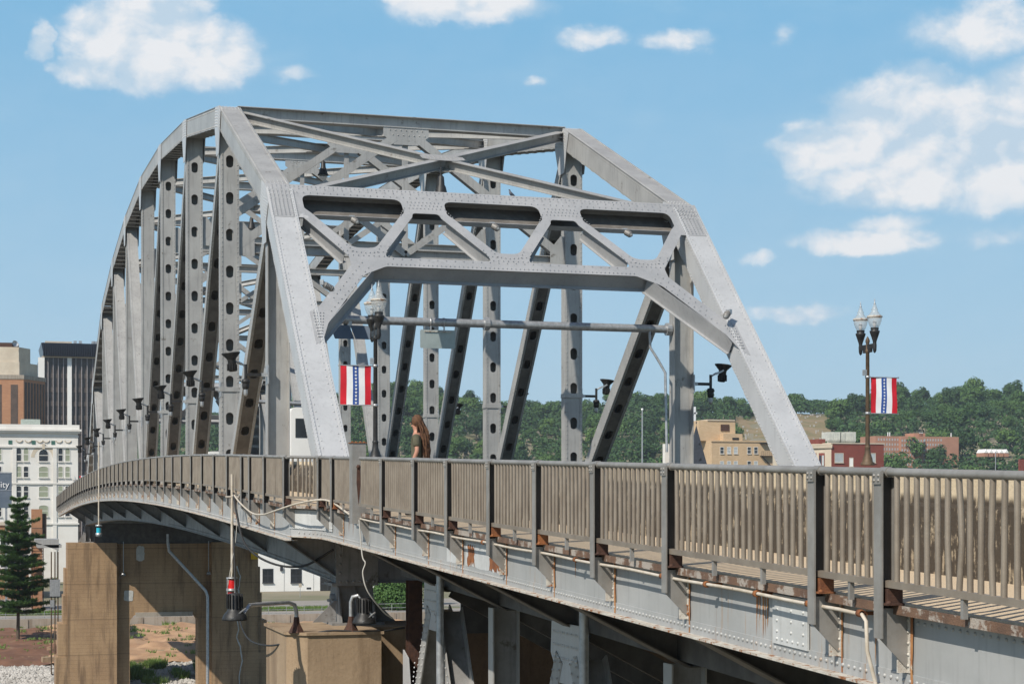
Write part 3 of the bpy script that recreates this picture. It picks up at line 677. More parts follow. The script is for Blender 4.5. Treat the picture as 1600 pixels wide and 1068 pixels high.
# deck truss below
for X in (8.9, 20.6):
    b = MB(); b.sweep([(X, 2+i*2) for i in range(19)], [(.12, -2.62), (.12, -2.25), (-.2, -2.25), (-.2, -2.62)], R)
    b.build('deck_truss_chord', [M['steel_dk']], app)
    for i, y in enumerate([34.6, 26.06, 17.5, 9.0]):
        z = R(y)-2.9
        if X < 10:
            b = MB(); b.plate([(-.75, .35), (.75, .35), (.8, -.15), (.35, -.6), (-.35, -.6), (-.8, -.15)], [], (X-.24, y, z), (0, 1, 0), (0, 0, 1), .02)
            for k in range(6):
                for j in range(3): b.rivet((X-.265, y-.55+k*.22, z+.2-j*.2), (-1, 0, 0), .022)
            b.build('truss_gusset', [M['steel_lt']], app)
        for sg in (-1, 1):
            b = MB(); A_ = V(X, y+sg*.35, z-.2); B_ = V(X, y+sg*4.0, z-6.5); b.ibeam(A_, B_, (1, 0, 0), .5, .36, .03, wmi=1)
            if X < 10:
                u_ = (B_-A_).normalized(); w_ = u_.cross(V(1, 0, 0))
                for o_ in (-.12, .12): b.rivrow(A_+V(-.265, 0, 0)+w_*o_, B_+V(-.265, 0, 0)+w_*o_, (-1, 0, 0), .16, .02)
            b.build('truss_diagonal', [M['steel'], M['under']], app)
        b = MB(); b.ibeam((X, y-4.27, z+.1), (X, y-4.27, z-6.5), (1, 0, 0), .5, .3, wmi=1); b.build('truss_vertical', [M['steel'], M['under']], app)
    b = MB(); b.sweep([(X, 2+i*2) for i in range(19)], [(.2, -9.7), (.2, -9.3), (-.2, -9.3), (-.2, -9.7)], R); b.build('deck_truss_chord', [M['steel']], app)
for y in (33.6, 24.9):
    b = MB(); b.tube([(8.55, y, R(y)-1.9), (8.55, y, -9)], .075, 10); b.build('downspout', [M['galv']], app)
b = MB(); b.ibeam((8.98, 37.6, -1.7), (8.98, 37.6, -9), (0, 1, 0), .3, .3); b.build('steel_column', [M['rustbrown']], app)
b = MB(); b.plate([(-.35, 0), (.55, 0), (.1, 1.45), (-.35, 1.6)], [], (8.75, 37.2, -4.8), (0, -1, 0), (0, 0, 1), .03)
for i in range(12): b.rivet((8.74, 36.9-.035*i, -4.5+i*.1), (-1, 0, 0), .02)
b.build('foot_plate', [M['steel_lt']], app)
bx((10.3, 38.5, -2.95), (20.4, 38.6, -1.3)).build('end_cross_girder', [M['steel_dk']], app)
for y in (34.6, 30.33, 26.06, 21.8, 17.5, 13.2):
    z = R(y); b = MB()
    for a_, c_ in (((9.1, z-2.7), (20.4, z-8.8)), ((20.4, z-2.7), (9.1, z-8.8))): b.bar((a_[0], y+.1, a_[1]), (c_[0], y+.1, c_[1]), .3, .2, (0, 0, 1))
    b.ibeam((9.1, y, z-5.2), (20.4, y, z-5.2), (0, 0, 1), .45, .3); b.build('cross_frame', [M['steel_dk']], app)
for i in range(8):
    x = 9.6+i*1.5; b = MB(); b.sweep([(x, 2+2*k) for k in range(19)], [(.02, -2.3), (.02, -1.5), (-.02, -1.5), (-.02, -2.3)], R); b.sweep([(x, 2+2*k) for k in range(19)], [(.14, -2.34), (.14, -2.3), (-.14, -2.3), (-.14, -2.34)], R); b.build('stringer', [M['steel_dk']], app)
b = MB(); jp = [(plan(37.15+i*.1, XF), 37.15+i*.1) for i in range(20)]; b.sweep(jp, [(.014, -1.62), (.014, -1.2), (.022, -1.2), (.022, -1.62)], R)
for i in range(18):
    for dz in (-1.25, -1.57): b.rivet((jp[i][0]-.022, jp[i][1], R(38)+dz), (-.9, -.4, 0), .016)
b.build('curved_panel', [M['fascia_w']], app)
# weathered patches on the side girder: (y0, y1, material, kind)
def patch(y0, y1, zt, zb, m_, name, seed, jag=.05, off=.016):
    r_ = random.Random(seed); b = MB(); ym = (y0+y1)/2; zr = R(ym); n = 14
    pts = [(y0+(y1-y0)*i/n, zt-abs(r_.gauss(0, jag))) for i in range(n+1)]+[(y1-abs(r_.gauss(0, jag)), zt+(zb-zt)*i/8) for i in range(1, 8)]
    pts += [(y1+(y0-y1)*i/n, zb+abs(r_.gauss(0, jag))) for i in range(n+1)]+[(y0+abs(r_.gauss(0, jag)), zb+(zt-zb)*i/8) for i in range(1, 8)]
    # follow the grade
    b.plate([(p[0]-ym, p[1]+.0294*(p[0]-ym)) for p in pts], [], (XF-off, ym, zr), (0, 1, 0), (0, 0, 1), .002); b.build(name, [m_], app)
patch(26.75, 27.45, -1.27, -1.66, M['fascia_w'], 'bare_patch', 1, .02, .004); patch(24.3, 26.3, -1.27, -1.65, M['fascia_w'], 'bare_patch', 2, .01, .004)
patch(25.75, 26.2, -1.30, -1.66, M['rust'], 'rust_patch', 3, .05, .008); patch(24.35, 24.95, -1.27, -1.65, M['rust'], 'rust_patch', 4, .05, .008)
b = MB(); b.hexa([(XF-.03+dx, y, R(y)+z) for z in (-1.66, -1.2) for dx, y in ((0, 14.42), (.02, 14.42), (.02, 15.15), (0, 15.15))])
for zz in (-1.25, -1.61):
    for k in range(6): b.rivet((XF-.03, 14.5+k*.11, R(14.5)+zz+.003*k), (-1, 0, 0), .014)
for k in range(3):
    for yy in (14.5, 14.75, 15.05): b.rivet((XF-.03, yy, R(14.7)-1.33-.1*k), (-1, 0, 0), .014)

b.build('bolted_plate', [M['fascia_w']], app)
r_ = random.Random(5)
for (ya, yb, cnt) in ((14.7, 14.8, 2), (15.3, 15.7, 7), (13.0, 13.2, 2), (37.9, 38.6, 9), (27.0, 27.3, 3), (20.9, 21.0, 1), (34.8, 36.5, 4)):
    for k in range(cnt):
        y = r_.uniform(ya, yb); L = r_.uniform(.25, .5); w = r_.uniform(.008, .022); x = plan(y, XF)
        b = MB(); b.plate([(-w, 0), (w, 0), (w*.5, -L*.6), (w*.2, -L), (-w*.3, -L*.8)], [], (x-.006, y, R(y)-1.17), (0, 1, 0), (0, 0, 1), .001); b.build('rust_streak', [M['ruststreak']], app)

# ---------------------------------------------------------------- railings
def rail_run(name, label, ys, posts, base, y_ind, zf=R, skip=()):
    rt = thing(name, label, 'railing', (base, ys[0], R(ys[0])-1.05))
    P = [(plan(y, base), y) for y in ys]
    b = MB(); b.tube([(x, y, zf(y)-.033) for x, y in P], .036, 10); b.build('top_rail', [M['railpost']], rt)
    b = MB(); b.sweep(P, [(.03, -.95), (.03, -.895), (-.03, -.895), (-.03, -.95)], zf); b.build('bottom_rail', [M['rail']], rt)
    for y in posts:
        if not ys[0] <= y <= ys[-1]: continue
        x = plan(y, base); z = zf(y); b = MB()
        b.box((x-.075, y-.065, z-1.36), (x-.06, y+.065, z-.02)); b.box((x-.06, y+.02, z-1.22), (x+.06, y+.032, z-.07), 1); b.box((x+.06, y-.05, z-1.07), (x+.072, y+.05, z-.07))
        b.box((x-.088, y-.06, z-.13), (x-.076, y+.06, z-.03)); b.tube([(x, y-.06, z-.033), (x, y+.06, z-.033)], .044, 10)
        b.plate([(-.07, -1.36), (-.07, -1.12), (.2, -1.12), (.2, -1.6), (.17, -1.6)], [], (x, y-.016, z), (1, 0, 0), (0, 0, 1), .008)
        if y < 36:
            for dz in (-.1, -.06):
                for dy in (-.035, .035): b.rivet((x-.089, y+dy, z+dz), (-1, 0, 0), .012)
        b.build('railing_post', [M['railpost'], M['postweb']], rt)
        if y < 40:
            b = MB(); b.box((x-.03, y-.09, z-1.08), (x+.1, y-.02, z-.96)); b.box((x-.055, y-.12, z-1.092), (x+.1, y+.02, z-1.075)); b.rivet((x-.03, y-.1, z-1.075), (0, 0, 1), .02); b.build('rusty_shoe', [M['rustbrown'] if int(y*7) % 3 else M['rust']], rt)
    # balusters
    spots = []; allp = sorted([p for p in posts if ys[0] <= p <= ys[-1]]+[ys[0], ys[-1]])
    for a, c_ in zip(allp, allp[1:]):
        L = c_-a
        if L < .2: continue
        n = max(1, int(round((L-.14)/.158)))
        for i in range(n): spots.append(a+.12+(L-.22)*(i+.5)/n if n > 1 else (a+c_)/2)
        for q in ([.5] if L < 2.8 else [.33, .66]):
            b = MB(); y = a+L*q; x = plan(y, base); b.box((x-.02, y-.02, zf(y)-1.1), (x+.02, y+.02, zf(y)-.95)); b.build('rail_foot', [M['railpost']], rt) if y < 60 else None
    spots = [s_ for s_ in spots if not any(a < s_ < c_ for a, c_ in skip)]
    proto = MB(); proto.tube([(0, 0, -.9), (0, 0, -.06)], .0245, 8); me = None; bend = None
    rest = MB(); cnt = 0; r2 = random.Random(3)
    for y in spots:
        x = plan(y, base); z = zf(y)
        if y_ind <= y and cnt < 100:
            cnt += 1; bent = name == 'steel_railing' and y < 12.5 and cnt in BENT
            if bent:
                bb = MB(); k = BENT[cnt]; bb.tube([(0, 0, -.9), (0, k*.1, -.85), (0, k, -.55), (0, k*.6, -.3), (0, 0, -.06)], .0245, 8); o = bb.build('baluster', [M['rail']], rt, loc=(0, 0, 0))
            elif me is None: o = proto.build('baluster', [M['rail']], rt, loc=(0, 0, 0)); me = o.data
            else: o = bpy.data.objects.new('baluster', me); C.objects.link(o); o.parent = rt
            o.location = V(x, y, z)-rt.location; o.rotation_euler = (r2.gauss(0, .008), r2.gauss(0, .004), 0)
        else: rest.tube([(x, y, z-.9), (x, y, z-.06)], .0245, 5 if y > 60 else 8, caps=False)
    if rest.v: tag(rest.build('baluster_row', [M['rail']], rt), kind='stuff')
    return rt
BENT = {5: .022, 8: -.04, 9: .015}
rail_run('steel_railing', 'brown-grey tube railing on the near approach, with bent balusters at its near end', [y for y in PA if y < 33.0 and y >= 4]+[33.35], appposts, XRA, 10.4)
rail_run('steel_railing', 'tube railing curving away along the truss sidewalk, stepping out around the end post', [34.0, 35]+[y for y in PA if y >= 36]+[y for y in PM if y > 39], [36.0, 37.45, 38.8]+mainposts, XRA, 34.0, skip=())
bp = thing('box_post', 'tall dark steel box post with rusty top between the two railings', 'post', (6.95, 33.65, R(33.65)-1.7))
b = MB(); b.box((6.78, 33.5, R(33.6)-1.3), (7.05, 33.8, R(33.6)+.26)); b.plate([(0, 0), (.35, 0), (.35, -.85)], [], (6.78, 33.5, R(33.6)-1.0), (1, 0, 0), (0, 0, 1), .03); b.build('shaft', [M['railpost']], bp)
b = MB(); b.box((6.76, 33.48, R(33.6)+.26), (7.07, 33.82, R(33.6)+.275)); 
for i in range(4): b.rivet((6.8+.08*i, 33.6+.05*(i % 2), R(33.6)+.275), (0, 0, 1), .025)
b.build('cap', [M['rust']], bp)
b = MB(); b.rivet((6.9, 33.498, R(33.6)-.2), (0, -1, 0), .04); b.plate([(-.03, 0), (.03, 0), (.045, -.3), (0, -.75), (-.04, -.3)], [], (6.9, 33.497, R(33.6)-.2), (1, 0, 0), (0, 0, 1), .002); b.build('rust_bolt', [M['rustbrown']], bp)
# ---------------------------------------------------------------- piers
def pier(name, label, Y, ztop, zbot, near):
    t = thing(name, label, 'pier', (XM, Y, zbot))
    if near:
        m_ = M['pier2']
        b = MB()
        pts = [(6.35, -1.2), (6.75, -1.62), (8.4, -1.62), (8.4, -.2), (9.8, -.2), (9.8, 1.7), (6.35, 1.7)]
        b.plate(pts, [], (0, Y, zbot), (1, 0, 0), (0, 1, 0), ztop-zbot, 0)
        b.plate([(x, y*1.0+(.0 if y > 0 else -.03)) for x, y in [(6.3, -1.2), (6.72, -1.64), (8.45, -1.64), (8.45, -.2), (9.85, -.2), (9.85, 1.75), (6.3, 1.75)]], [], (0, Y, ztop-.003), (1, 0, 0), (0, 1, 0), .06, 0)
        b.build('pedestal', [m_], t)
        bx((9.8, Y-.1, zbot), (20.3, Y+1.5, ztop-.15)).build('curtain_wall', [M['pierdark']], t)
        bx((20.3, Y-1.6, zbot), (22.6, Y+1.7, ztop)).build('pedestal', [m_], t)
    else:
        m_ = M['pier']
        for x0, x1 in ((6.4, 10.35), (18.15, 22.0)):
            b = MB(); b.box((x0, Y, zbot), (x1, Y+3.2, ztop))
            sgn = x0 < 10
            for k, (zz, o) in enumerate(((-5.4, .22), (-7.6, .34), (-9.9, .75), (-12.6, .95))):
                if sgn: b.box((x0-o, Y+.12*(3-k)-.0, zbot), (x0+.0, Y+3.2, zz))
                else: b.box((x1, Y+.12*(3-k), zbot), (x1+o, Y+3.2, zz))
            b.build('column', [m_], t)
        b = MB()
        for i, (xa, xb) in enumerate(((10.35, 10.85), (17.65, 18.15))): pass
        hole = rounded([(11.45, -10.45), (11.45, -9.75), (11.85, -9.3), (16.65, -9.3), (17.05, -9.75), (17.05, -10.45), (17.05, zbot-.5), (11.45, zbot-.5)], [0, .5, .3, .3, .5, 0, 0, 0])
        outer = [(10.35, zbot-.6)]+[(10.35, ztop-.1), (18.15, ztop-.1), (18.15, zbot-.6)]
        seq = [(10.35, zbot-.6), (10.35, ztop-.1), (18.15, ztop-.1), (18.15, zbot-.6), (17.05, zbot-.6)]+[p for p in reversed(hole) if p[1] > zbot-.4]+[(11.45, zbot-.6)]
        b.plate(seq, [], (0, Y+2.6, 0), (1, 0, 0), (0, 0, 1), 1.8, 0)
        b.build('web_wall', [m_], t)
        bx((11.9, Y+.55, -9.45), (16.6, Y+.85, -9.1)).build('ledge', [M['greycon']], t)
        rr = random.Random(2)
        def blob(cx, cz, w, h, y, n=26):
            b = MB(); pts = []
            for i in range(n):
                a = 2*PI*i/n; k = 1/max(abs(math.cos(a)), abs(math.sin(a)))**.8; pts.append((cx+math.cos(a)*w*k*rr.uniform(.9, 1.08), cz+math.sin(a)*h*k*rr.uniform(.92, 1.06)))
            b.plate(pts, [], (0, y, 0), (1, 0, 0), (0, 0, 1), .004); b.build('cement_patch', [M['patch']], t)
        blob(12.3, -4.2, .34, .62, Y+.775); blob(11.35, -7.7, .38, .45, Y+.775)
        pts = [(20.2, -5.3), (20.5, -6.2), (20.35, -7.3), (20.45, -8.4), (20.15, -9.2), (20.35, -10.6), (20.2, -11.3), (20.5, -12.1), (20.65, -13.3), (20.4, -14.5), (20.5, -16)]
        b = MB()
        for k in range(len(pts)-1):
            for q in range(4):
                a0 = V(pts[k][0], Y-.012, pts[k][1]).lerp(V(pts[k+1][0], Y-.012, pts[k+1][1]), q/4); a1 = V(pts[k][0], Y-.012, pts[k][1]).lerp(V(pts[k+1][0], Y-.012, pts[k+1][1]), (q+1)/4)
                a1.x += rr.uniform(-.03, .03); b.bar(a0, a1, .07+.05*rr.random(), .02, (1, 0, 0))
        b.build('patched_crack', [M['patch']], t)
        b = MB(); b.tube([(14.5, Y+.3, -2.6), (14.5, Y+.3, -3.3)], .11, 10); b.tube([(14.5, Y+.25, -3.3), (14.6, Y+.25, -4.0), (17.6, Y-.05, -7.35), (17.75, Y-.1, -7.8), (17.75, Y-.1, -16)], .13, 10)
        b.build('drain_pipe', [M['galv']], t)
        for x in (10.9, 17.9):
            b = MB(); b.tube([(x, Y+.4, -3.2), (x, Y+.4, -5.7)], .035, 6); b.lathe([(.02, .1), (.14, .05), (.2, -.12), (.19, -.14)], (x, Y+.35, -5.85), 12, ax=(0, .4, 1)); b.build('wall_lamp', [M['galv']], t)
    return t
pier('concrete_pier', 'speckled tan concrete pier pedestal carrying the near end of the truss', 39.9, -2.9, -12, True)
PF = pier('concrete_pier', 'tall stained concrete pier with opening and pale patches at the far end of the truss', 148.6, -3.3, -17.5, False)
# widen recess of the far pier: the web wall sits back, lit by the open side
# ---------------------------------------------------------------- sign gantry and signs on the first panel
g = thing('sign_gantry', 'grey horizontal pipe spanning between the first truss hangers', 'gantry', (XL+.6, Yn(1), 5.5))
b = MB(); b.tube([(XL+.3, Yn(1), 5.5), (XR-.3, Yn(1), 5.5)], .125, 14); b.build('pipe', [M['galv']], g)
for x in (XM, XL+.45, XR-.45):
    b = MB(); b.lathe([(.125, -.08), (.2, -.08), (.2, .08), (.125, .08)], (x, Yn(1), 5.5), 14, ax=(1, 0, 0), sm=False); b.build('flange', [M['galv']], g)
b = MB(); b.tube([(20.1, Yn(1)-.05, 5.4), (20.1, Yn(1)-.1, 4.9), (20.35, Yn(1)-.15, 4.5), (20.55, Yn(1)-.25, 4.1), (20.6, Yn(1)-.25, 1.6)], .045, 8); b.build('drain_elbow', [M['galv']], g)
def gx(px, z): return (px+22)*CY*z/F_PX
sg_ = thing('road_sign', 'back of a blank grey-green road sign hanging from the gantry pipe', 'sign', (gx(678, 54.2), Yn(1), 4.9))
X0 = sg_.location.x; b = MB(); b.plate(rounded([(-.55, -.5), (.55, -.5), (.55, .06), (-.55, .06)], .05), [], (X0, Yn(1)-.05, 5.2), (1, 0, 0), (0, 0, 1), .012); b.build('panel', [M['signback']], sg_)
b = MB(); b.bar((X0-.42, Yn(1)-.075, 5.21), (X0+.42, Yn(1)-.075, 5.21), .04, .03, (0, 1, 0)); b.build('mounting_rail', [M['rustpaint']], sg_)
for dx in (-.22, .2):
    b = MB(); b.box((X0+dx-.02, Yn(1)-.08, 5.2), (X0+dx+.02, Yn(1)-.04, 5.4)); b.lathe([(.13, -.03), (.14, -.03), (.14, .03), (.13, .03)], (X0+dx, Yn(1), 5.5), 12, ax=(1, 0, 0)); b.build('clamp', [M['galv']], sg_)
s2_ = thing('road_sign', 'shaded blue-grey sign panel tilted under the left end of the gantry pipe', 'sign', (gx(546, 53), Yn(1), 5.2))
X0 = s2_.location.x; b = MB()
for k in (0, 1): b.hexa([(X0-.62+.62*k, Yn(1)-.12, 5.32), (X0-.03+.62*k, Yn(1)-.12, 5.32), (X0-.03+.62*k, Yn(1)-.14, 5.30), (X0-.62+.62*k, Yn(1)-.14, 5.30)]+[(X0-.52+.62*k, Yn(1)-.4, 4.9), (X0+.07+.62*k, Yn(1)-.4, 4.9), (X0+.07+.62*k, Yn(1)-.42, 4.88), (X0-.52+.62*k, Yn(1)-.42, 4.88)])
b.build('panel', [M['signblue']], s2_)
b = MB(); b.box((X0-.05, Yn(1)-.13, 5.3), (X0+.05, Yn(1)-.05, 5.45)); b.build('clamp', [M['galv']], s2_)

# ---------------------------------------------------------------- street lamps and banners
def lamp_proto(label, loc, polemat):
    t = thing('street_lamp', label, 'street lamp', loc, 0, 'twin acorn street lamps on the bridge')
    L = t.location
    def at_(x, y, z): return (L.x+x, L.y+y, L.z+z)
    b = MB(); b.lathe([(.17, 0), (.17, .06), (.13, .09), (.12, .16), (.075, .3), (.065, .42), (.075, .45), (.06, .48)], L, 14); b.build('base', [M[polemat]], t)
    b = MB(); b.lathe([(.055, .45), (.045, 2.75), (.06, 2.77), (.06, 2.82), (.045, 2.84), (.04, 3.0)], L, 12)
    b.lathe([(.05, 3.0), (.055, 3.06), (.03, 3.12), (.001, 3.17)], L, 12); b.build('pole', [M[polemat]], t)
    b = MB(); b.bar(at_(0, -.36, 2.9), at_(0, .36, 2.9), .06, .12, (1, 0, 0)); b.bar(at_(0, -.2, 2.8), at_(0, .2, 2.8), .05, .08, (1, 0, 0))
    for sg in (-1, 1): b.lathe([(.001, -.08), (.03, -.05), (.045, 0), (.05, .12), (.04, .2)], at_(0, sg*.36, 2.8), 12)
    b.build('crossarm', [M['black']], t)
    for sg in (-1, 1):
        o = at_(0, sg*.36, 2.98)
        b = MB(); b.lathe([(.045, 0), (.05, .04), (.07, .1), (.07, .13), (.09, .16), (.12, .25), (.125, .28), (.09, .3), (.1, .33), (.1, .36)], o, 16)
        for q in range(6):
            a = q*PI/3; b.bar(V(o)+V(.06*math.cos(a), .06*math.sin(a), .08), V(o)+V(.125*math.cos(a), .125*math.sin(a), .26), .015, .015, (-math.sin(a), math.cos(a), 0))
        hd = b.build('lantern', [M['black']], t)
        b = MB(); b.lathe([(.09, .36), (.13, .42), (.165, .52), (.175, .6), (.175, .63)], o, 20); b.build('globe', [M['globe']], hd, None)
        b = MB(); b.lathe([(.175, .63), (.16, .66), (.11, .72), (.075, .77), (.085, .8), (.06, .84), (.045, .9), (.02, .93)], o, 20); b.build('glass_roof', [M['globe']], hd)
        b = MB(); b.lathe([(.178, .6), (.19, .61), (.19, .64), (.178, .65)], o, 20); b.build('collar', [M['rustpaint']], hd)
        b = MB(); b.lathe([(.02, .92), (.03, .95), (.012, .98), (.016, 1.01), (.001, 1.08)], o, 10); b.build('finial', [M['galv']], hd)
        b = MB(); b.lathe([(.02, .36), (.04, .4), (.045, .5), (.03, .53), (.001, .54)], o, 10); b.build('lamp_bulb', [M['white']], hd)
    b = MB(); b.box((L.x-.12, L.y-.04, L.z+2.2), (L.x-.04, L.y+.04, L.z+2.34)); b.bar(at_(-.1, 0, 2.28), at_(0, 0, 2.28), .02, .02, (0, 0, 1)); b.build('junction_box', [M['galv']], t)
    return t
for hd in (): pass
LR = lamp_proto('brown-poled twin acorn lamp to the right of the portal', (20.75, 39.0, .92), 'pole_rust')
LL = lamp_proto('black-poled twin acorn lamp in front of the portal, left of the two large lamps', (8.42, 39.0, .92), 'black')
def children_fix(o):
    for ch in o.children:
        for g_ in ch.children:
            if ch.type == 'MESH' and g_.parent == ch and not ch.get('fixed'): pass
def banner(label, lamp, side, k=1.0, curl=0):
    L = lamp if isinstance(lamp, Vector) else lamp.location
    t = thing('banner', label, 'banner', (L.x+side*.45*k, L.y, L.z+1.25*k), 0, 'patriotic banners on the street lamps')
    x0 = side*.1 if side > 0 else side*.8; w = .7; h = .88; z0 = L.z+1.28; nx = 25; ny = 12
    b = MB(); vs = []
    def P_(u, v): return (L.x+x0+w*u, L.y+.02*math.sin(u*5+v*2+curl)*(1-v*.3)+.012*math.sin(v*7+u*3), z0+h*v+.006*math.sin(u*9))
    for j in range(ny+1):
        for i in range(nx+1): vs.append(P_(i/nx, j/ny))
    o = 0; b.v = [tuple(p) for p in vs]
    for j in range(ny):
        for i in range(nx):
            b.f.append((j*(nx+1)+i, j*(nx+1)+i+1, (j+1)*(nx+1)+i+1, (j+1)*(nx+1)+i)); u = (i+.5)/nx
            b.m.append(0 if (u < .2 or u > .8) else 2 if .4 < u < .6 else 1); b.s.append(True)
    b.v += [(p[0], p[1]+.004, p[2]) for p in vs]; n0 = len(vs)
    for f in list(b.f): b.f.append(tuple(i+n0 for i in reversed(f))); b.m.append(b.m[b.f.index(f)]); b.s.append(True)
    for q in range(11):
        v_ = .06+.88*q/10; c0 = V(P_(.5, v_)); st = []
        for i in range(10):
            a = PI/2+i*PI/5; r_ = .034 if i % 2 == 0 else .015; st.append((c0.x+r_*math.cos(a), c0.y-.008, c0.z+r_*math.sin(a)))
        b.add(st+[(c0.x, c0.y-.008, c0.z)], [(i, (i+1) % 10, 10) for i in range(10)], 1)
    b.build('cloth', [M['red'], M['white'], M['blue']], t)
    for zz in (z0+h+.005, z0-.005):
        b = MB(); b.tube([(L.x+side*.02, L.y, zz), (L.x+side*.84, L.y, zz)], .012, 8); b.lathe([(.05, -.03), (.062, -.03), (.062, .03), (.05, .03)], (L.x, L.y, zz), 12); b.rivet((L.x+side*.84, L.y, zz), (side, 0, 0), .02)
        b.build('banner_arm', [M['galv']], t)
    return t
banner('striped red, white and blue star banner on the brown-poled lamp right of the portal', LR, 1)
banner('striped red, white and blue star banner on the black-poled lamp left of the portal', LL, -1, curl=2)
# far end lamp with its banner, by the last posts of the truss
X_, Y_ = place(117, 186); zf_ = -.9
LF = copy_tree(LR); LF.location = (X_, Y_, -1.2); LF['label'] = 'tiny distant twin acorn lamp beyond the far end of the truss'
X_, Y_ = place(137, 176); L2 = copy_tree(LR); L2.location = (X_, Y_, .85); L2['label'] = 'distant lamp half hidden behind the far end of the left truss'
banner('small distant striped banner at the far end of the left truss', Vector((X_, Y_, .55)), -1)

# ---------------------------------------------------------------- flood lights on the hangers
def flood_proto():
    t = thing('flood_light', '', 'flood light', (0, 0, 0), 0, 'black flood lights bracketed to the truss posts')
    b = MB(); b.box((-.04, -.2, -.28), (.0, .2, .28)); b.box((0, -.06, -.05), (.16, .06, .05)); b.build('wall_plate', [M['galv']], t)
    b = MB(); b.bar((.0, 0, 0), (.62, 0, 0), .09, .09, (0, 1, 0)); b.tube([(.62, 0, -.12), (.62, 0, .3)], .045, 10); b.build('arm', [M['black']], t)
    b = MB(); b.tube([(.62, 0, .24), (.78, -.02, .34), (.92, -.02, .38)], .03, 8); b.bar((.72, -.16, .3), (1.0, -.16, .44), .03, .05, (0, 1, 0)); b.build('yoke', [M['galv']], t)
    ax = V(.12, 0, 1).normalized(); b = MB(); b.lathe([(.001, -.22), (.1, -.22), (.12, -.18), (.125, .12), (.14, .16), (.27, .3), (.28, .33), (.26, .335), (.12, .2), (.001, .18)], (1.02, 0, .3), 20, ax=ax)
    for k in range(12):
        a = k*PI/6; q = V(1.02+.125*math.cos(a), .125*math.sin(a), .1); b.bar(q, q+V(0, 0, .2), .012, .05, (-math.sin(a), math.cos(a), 0))
    b.build('reflector_head', [M['black']], t)
    b = MB(); b.lathe([(.03, -.12), (.1, -.14), (.13, -.2), (.125, -.24), (.1, -.26), (.11, -.3), (.1, -.4), (.06, -.44)], (.62, 0, 0), 14); b.build('down_light', [M['black']], t)
    b = MB(); b.lathe([(.06, -.43), (.062, -.56), (.05, -.62), (.001, -.64)], (.62, 0, 0), 12); b.build('bulb', [M['galv']], t)
    return t
fl = flood_proto(); first = True
ordn = ['', 'first', 'second', 'third', 'fourth', 'fifth', 'sixth', 'seventh', 'eighth', 'ninth']
for X, sg in ((XL, -1), (XR, 1)):
    for n in range(1, 10):
        if X == XR and n not in (1, 2, 3, 4): continue
        o = fl if first else copy_tree(fl); first = False
        z = R(Yn(n))+2.35; o.location = (X+sg*.34, Yn(n)-.1, z); o.rotation_euler = (0, 0, PI if sg < 0 else 0)
        o['label'] = 'black flood light on the %s vertical post of the %s truss, counted from the portal' % (ordn[n], 'left' if sg < 0 else 'right')
        if n in (2, 3, 4):
            b = bx((X-.36, Yn(n)-.31, z-.08), (X+.36, Yn(n)+.2, z+.08)); b.build('clamp_band', [M['steel']], bridge)
# projector lamps in the portal slots and on the end posts
M['dullmetal'] = mat('dull_zinc', (.26, .25, .235), (.18, .17, .16), 12, .55, .3)
pr = thing('spot_light', 'ribbed metal spot light in the left slot of the portal', 'spot light', (0, 0, 0), 0, 'ribbed spot lights on the portal')
b = MB(); prof = [(.001, .32), (.06, .32), (.09, .28)]
for k in range(5): prof += [(.1, .26-k*.045), (.085, .25-k*.045), (.085, .225-k*.045)]
prof += [(.07, .03), (.07, -.0)]; b.lathe(prof, (0, 0, 0), 16, ax=(.35, -.8, -.45)); b.build('housing', [M['dullmetal']], pr)
b = MB(); b.lathe([(.001, .37), (.045, .35), (.06, .32)], (0, 0, 0), 14, ax=(.35, -.8, -.45)); b.build('lens', [M['globe']], pr)
b = MB(); b.box((-.08, -.02, -.04), (.08, .08, .1)); b.build('mounting_block', [M['galv']], pr)
for i, (x, lb) in enumerate(((10.45, 'left'), (14.8, 'middle'), (19.1, 'right'))):
    o = pr if i == 0 else copy_tree(pr); p = WP(x, .75, -.46); o.location = p; o['label'] = 'ribbed metal spot light in the %s slot of the portal' % lb
o = copy_tree(pr); o.location = (XR-.4, 47.6, 5.55); o.rotation_euler = (0, 0, -1.1); o['label'] = 'ribbed metal spot light on the right end post beside the portal knee'
o = copy_tree(pr); o.location = (XL+.4, 47.0, 5.9); o.rotation_euler = (0, 0, 1.3); o['label'] = 'ribbed metal spot light on the left end post'
# pendant lamps under the sway frames
pd = thing('pendant_lamp', '', 'lamp', (0, 0, 0), 0, 'bell shaped roadway lamps hung from the truss')
b = MB(); b.tube([(0, 0, 0), (0, 0, .25)], .025, 8); b.lathe([(.03, 0), (.06, -.05), (.1, -.1), (.12, -.35), (.16, -.42), (.2, -.6), (.26, -.7), (.25, -.72)], (0, 0, 0), 16); b.build('hood', [M['black']], pd)
b = MB(); b.lathe([(.2, -.71), (.18, -.82), (.1, -.95), (.001, -1.0)], (0, 0, 0), 16); b.build('glass_bowl', [M['globe']], pd)
for i, (px, py, z, lb) in enumerate(((689, 272, 57.0, 'black bell lamp hanging under the crossing of the near top braces'), (505, 250, 82, 'bell lamp with glass bowl hanging in the middle of the top bracing'), (393, 338, 96, 'bell lamp hanging low behind the left truss posts'))):
    o = pd if i == 0 else copy_tree(pd); X_, Y_ = place(px, z); o.location = (X_, Y_, (785-py)*z/F_PX); o['label'] = lb

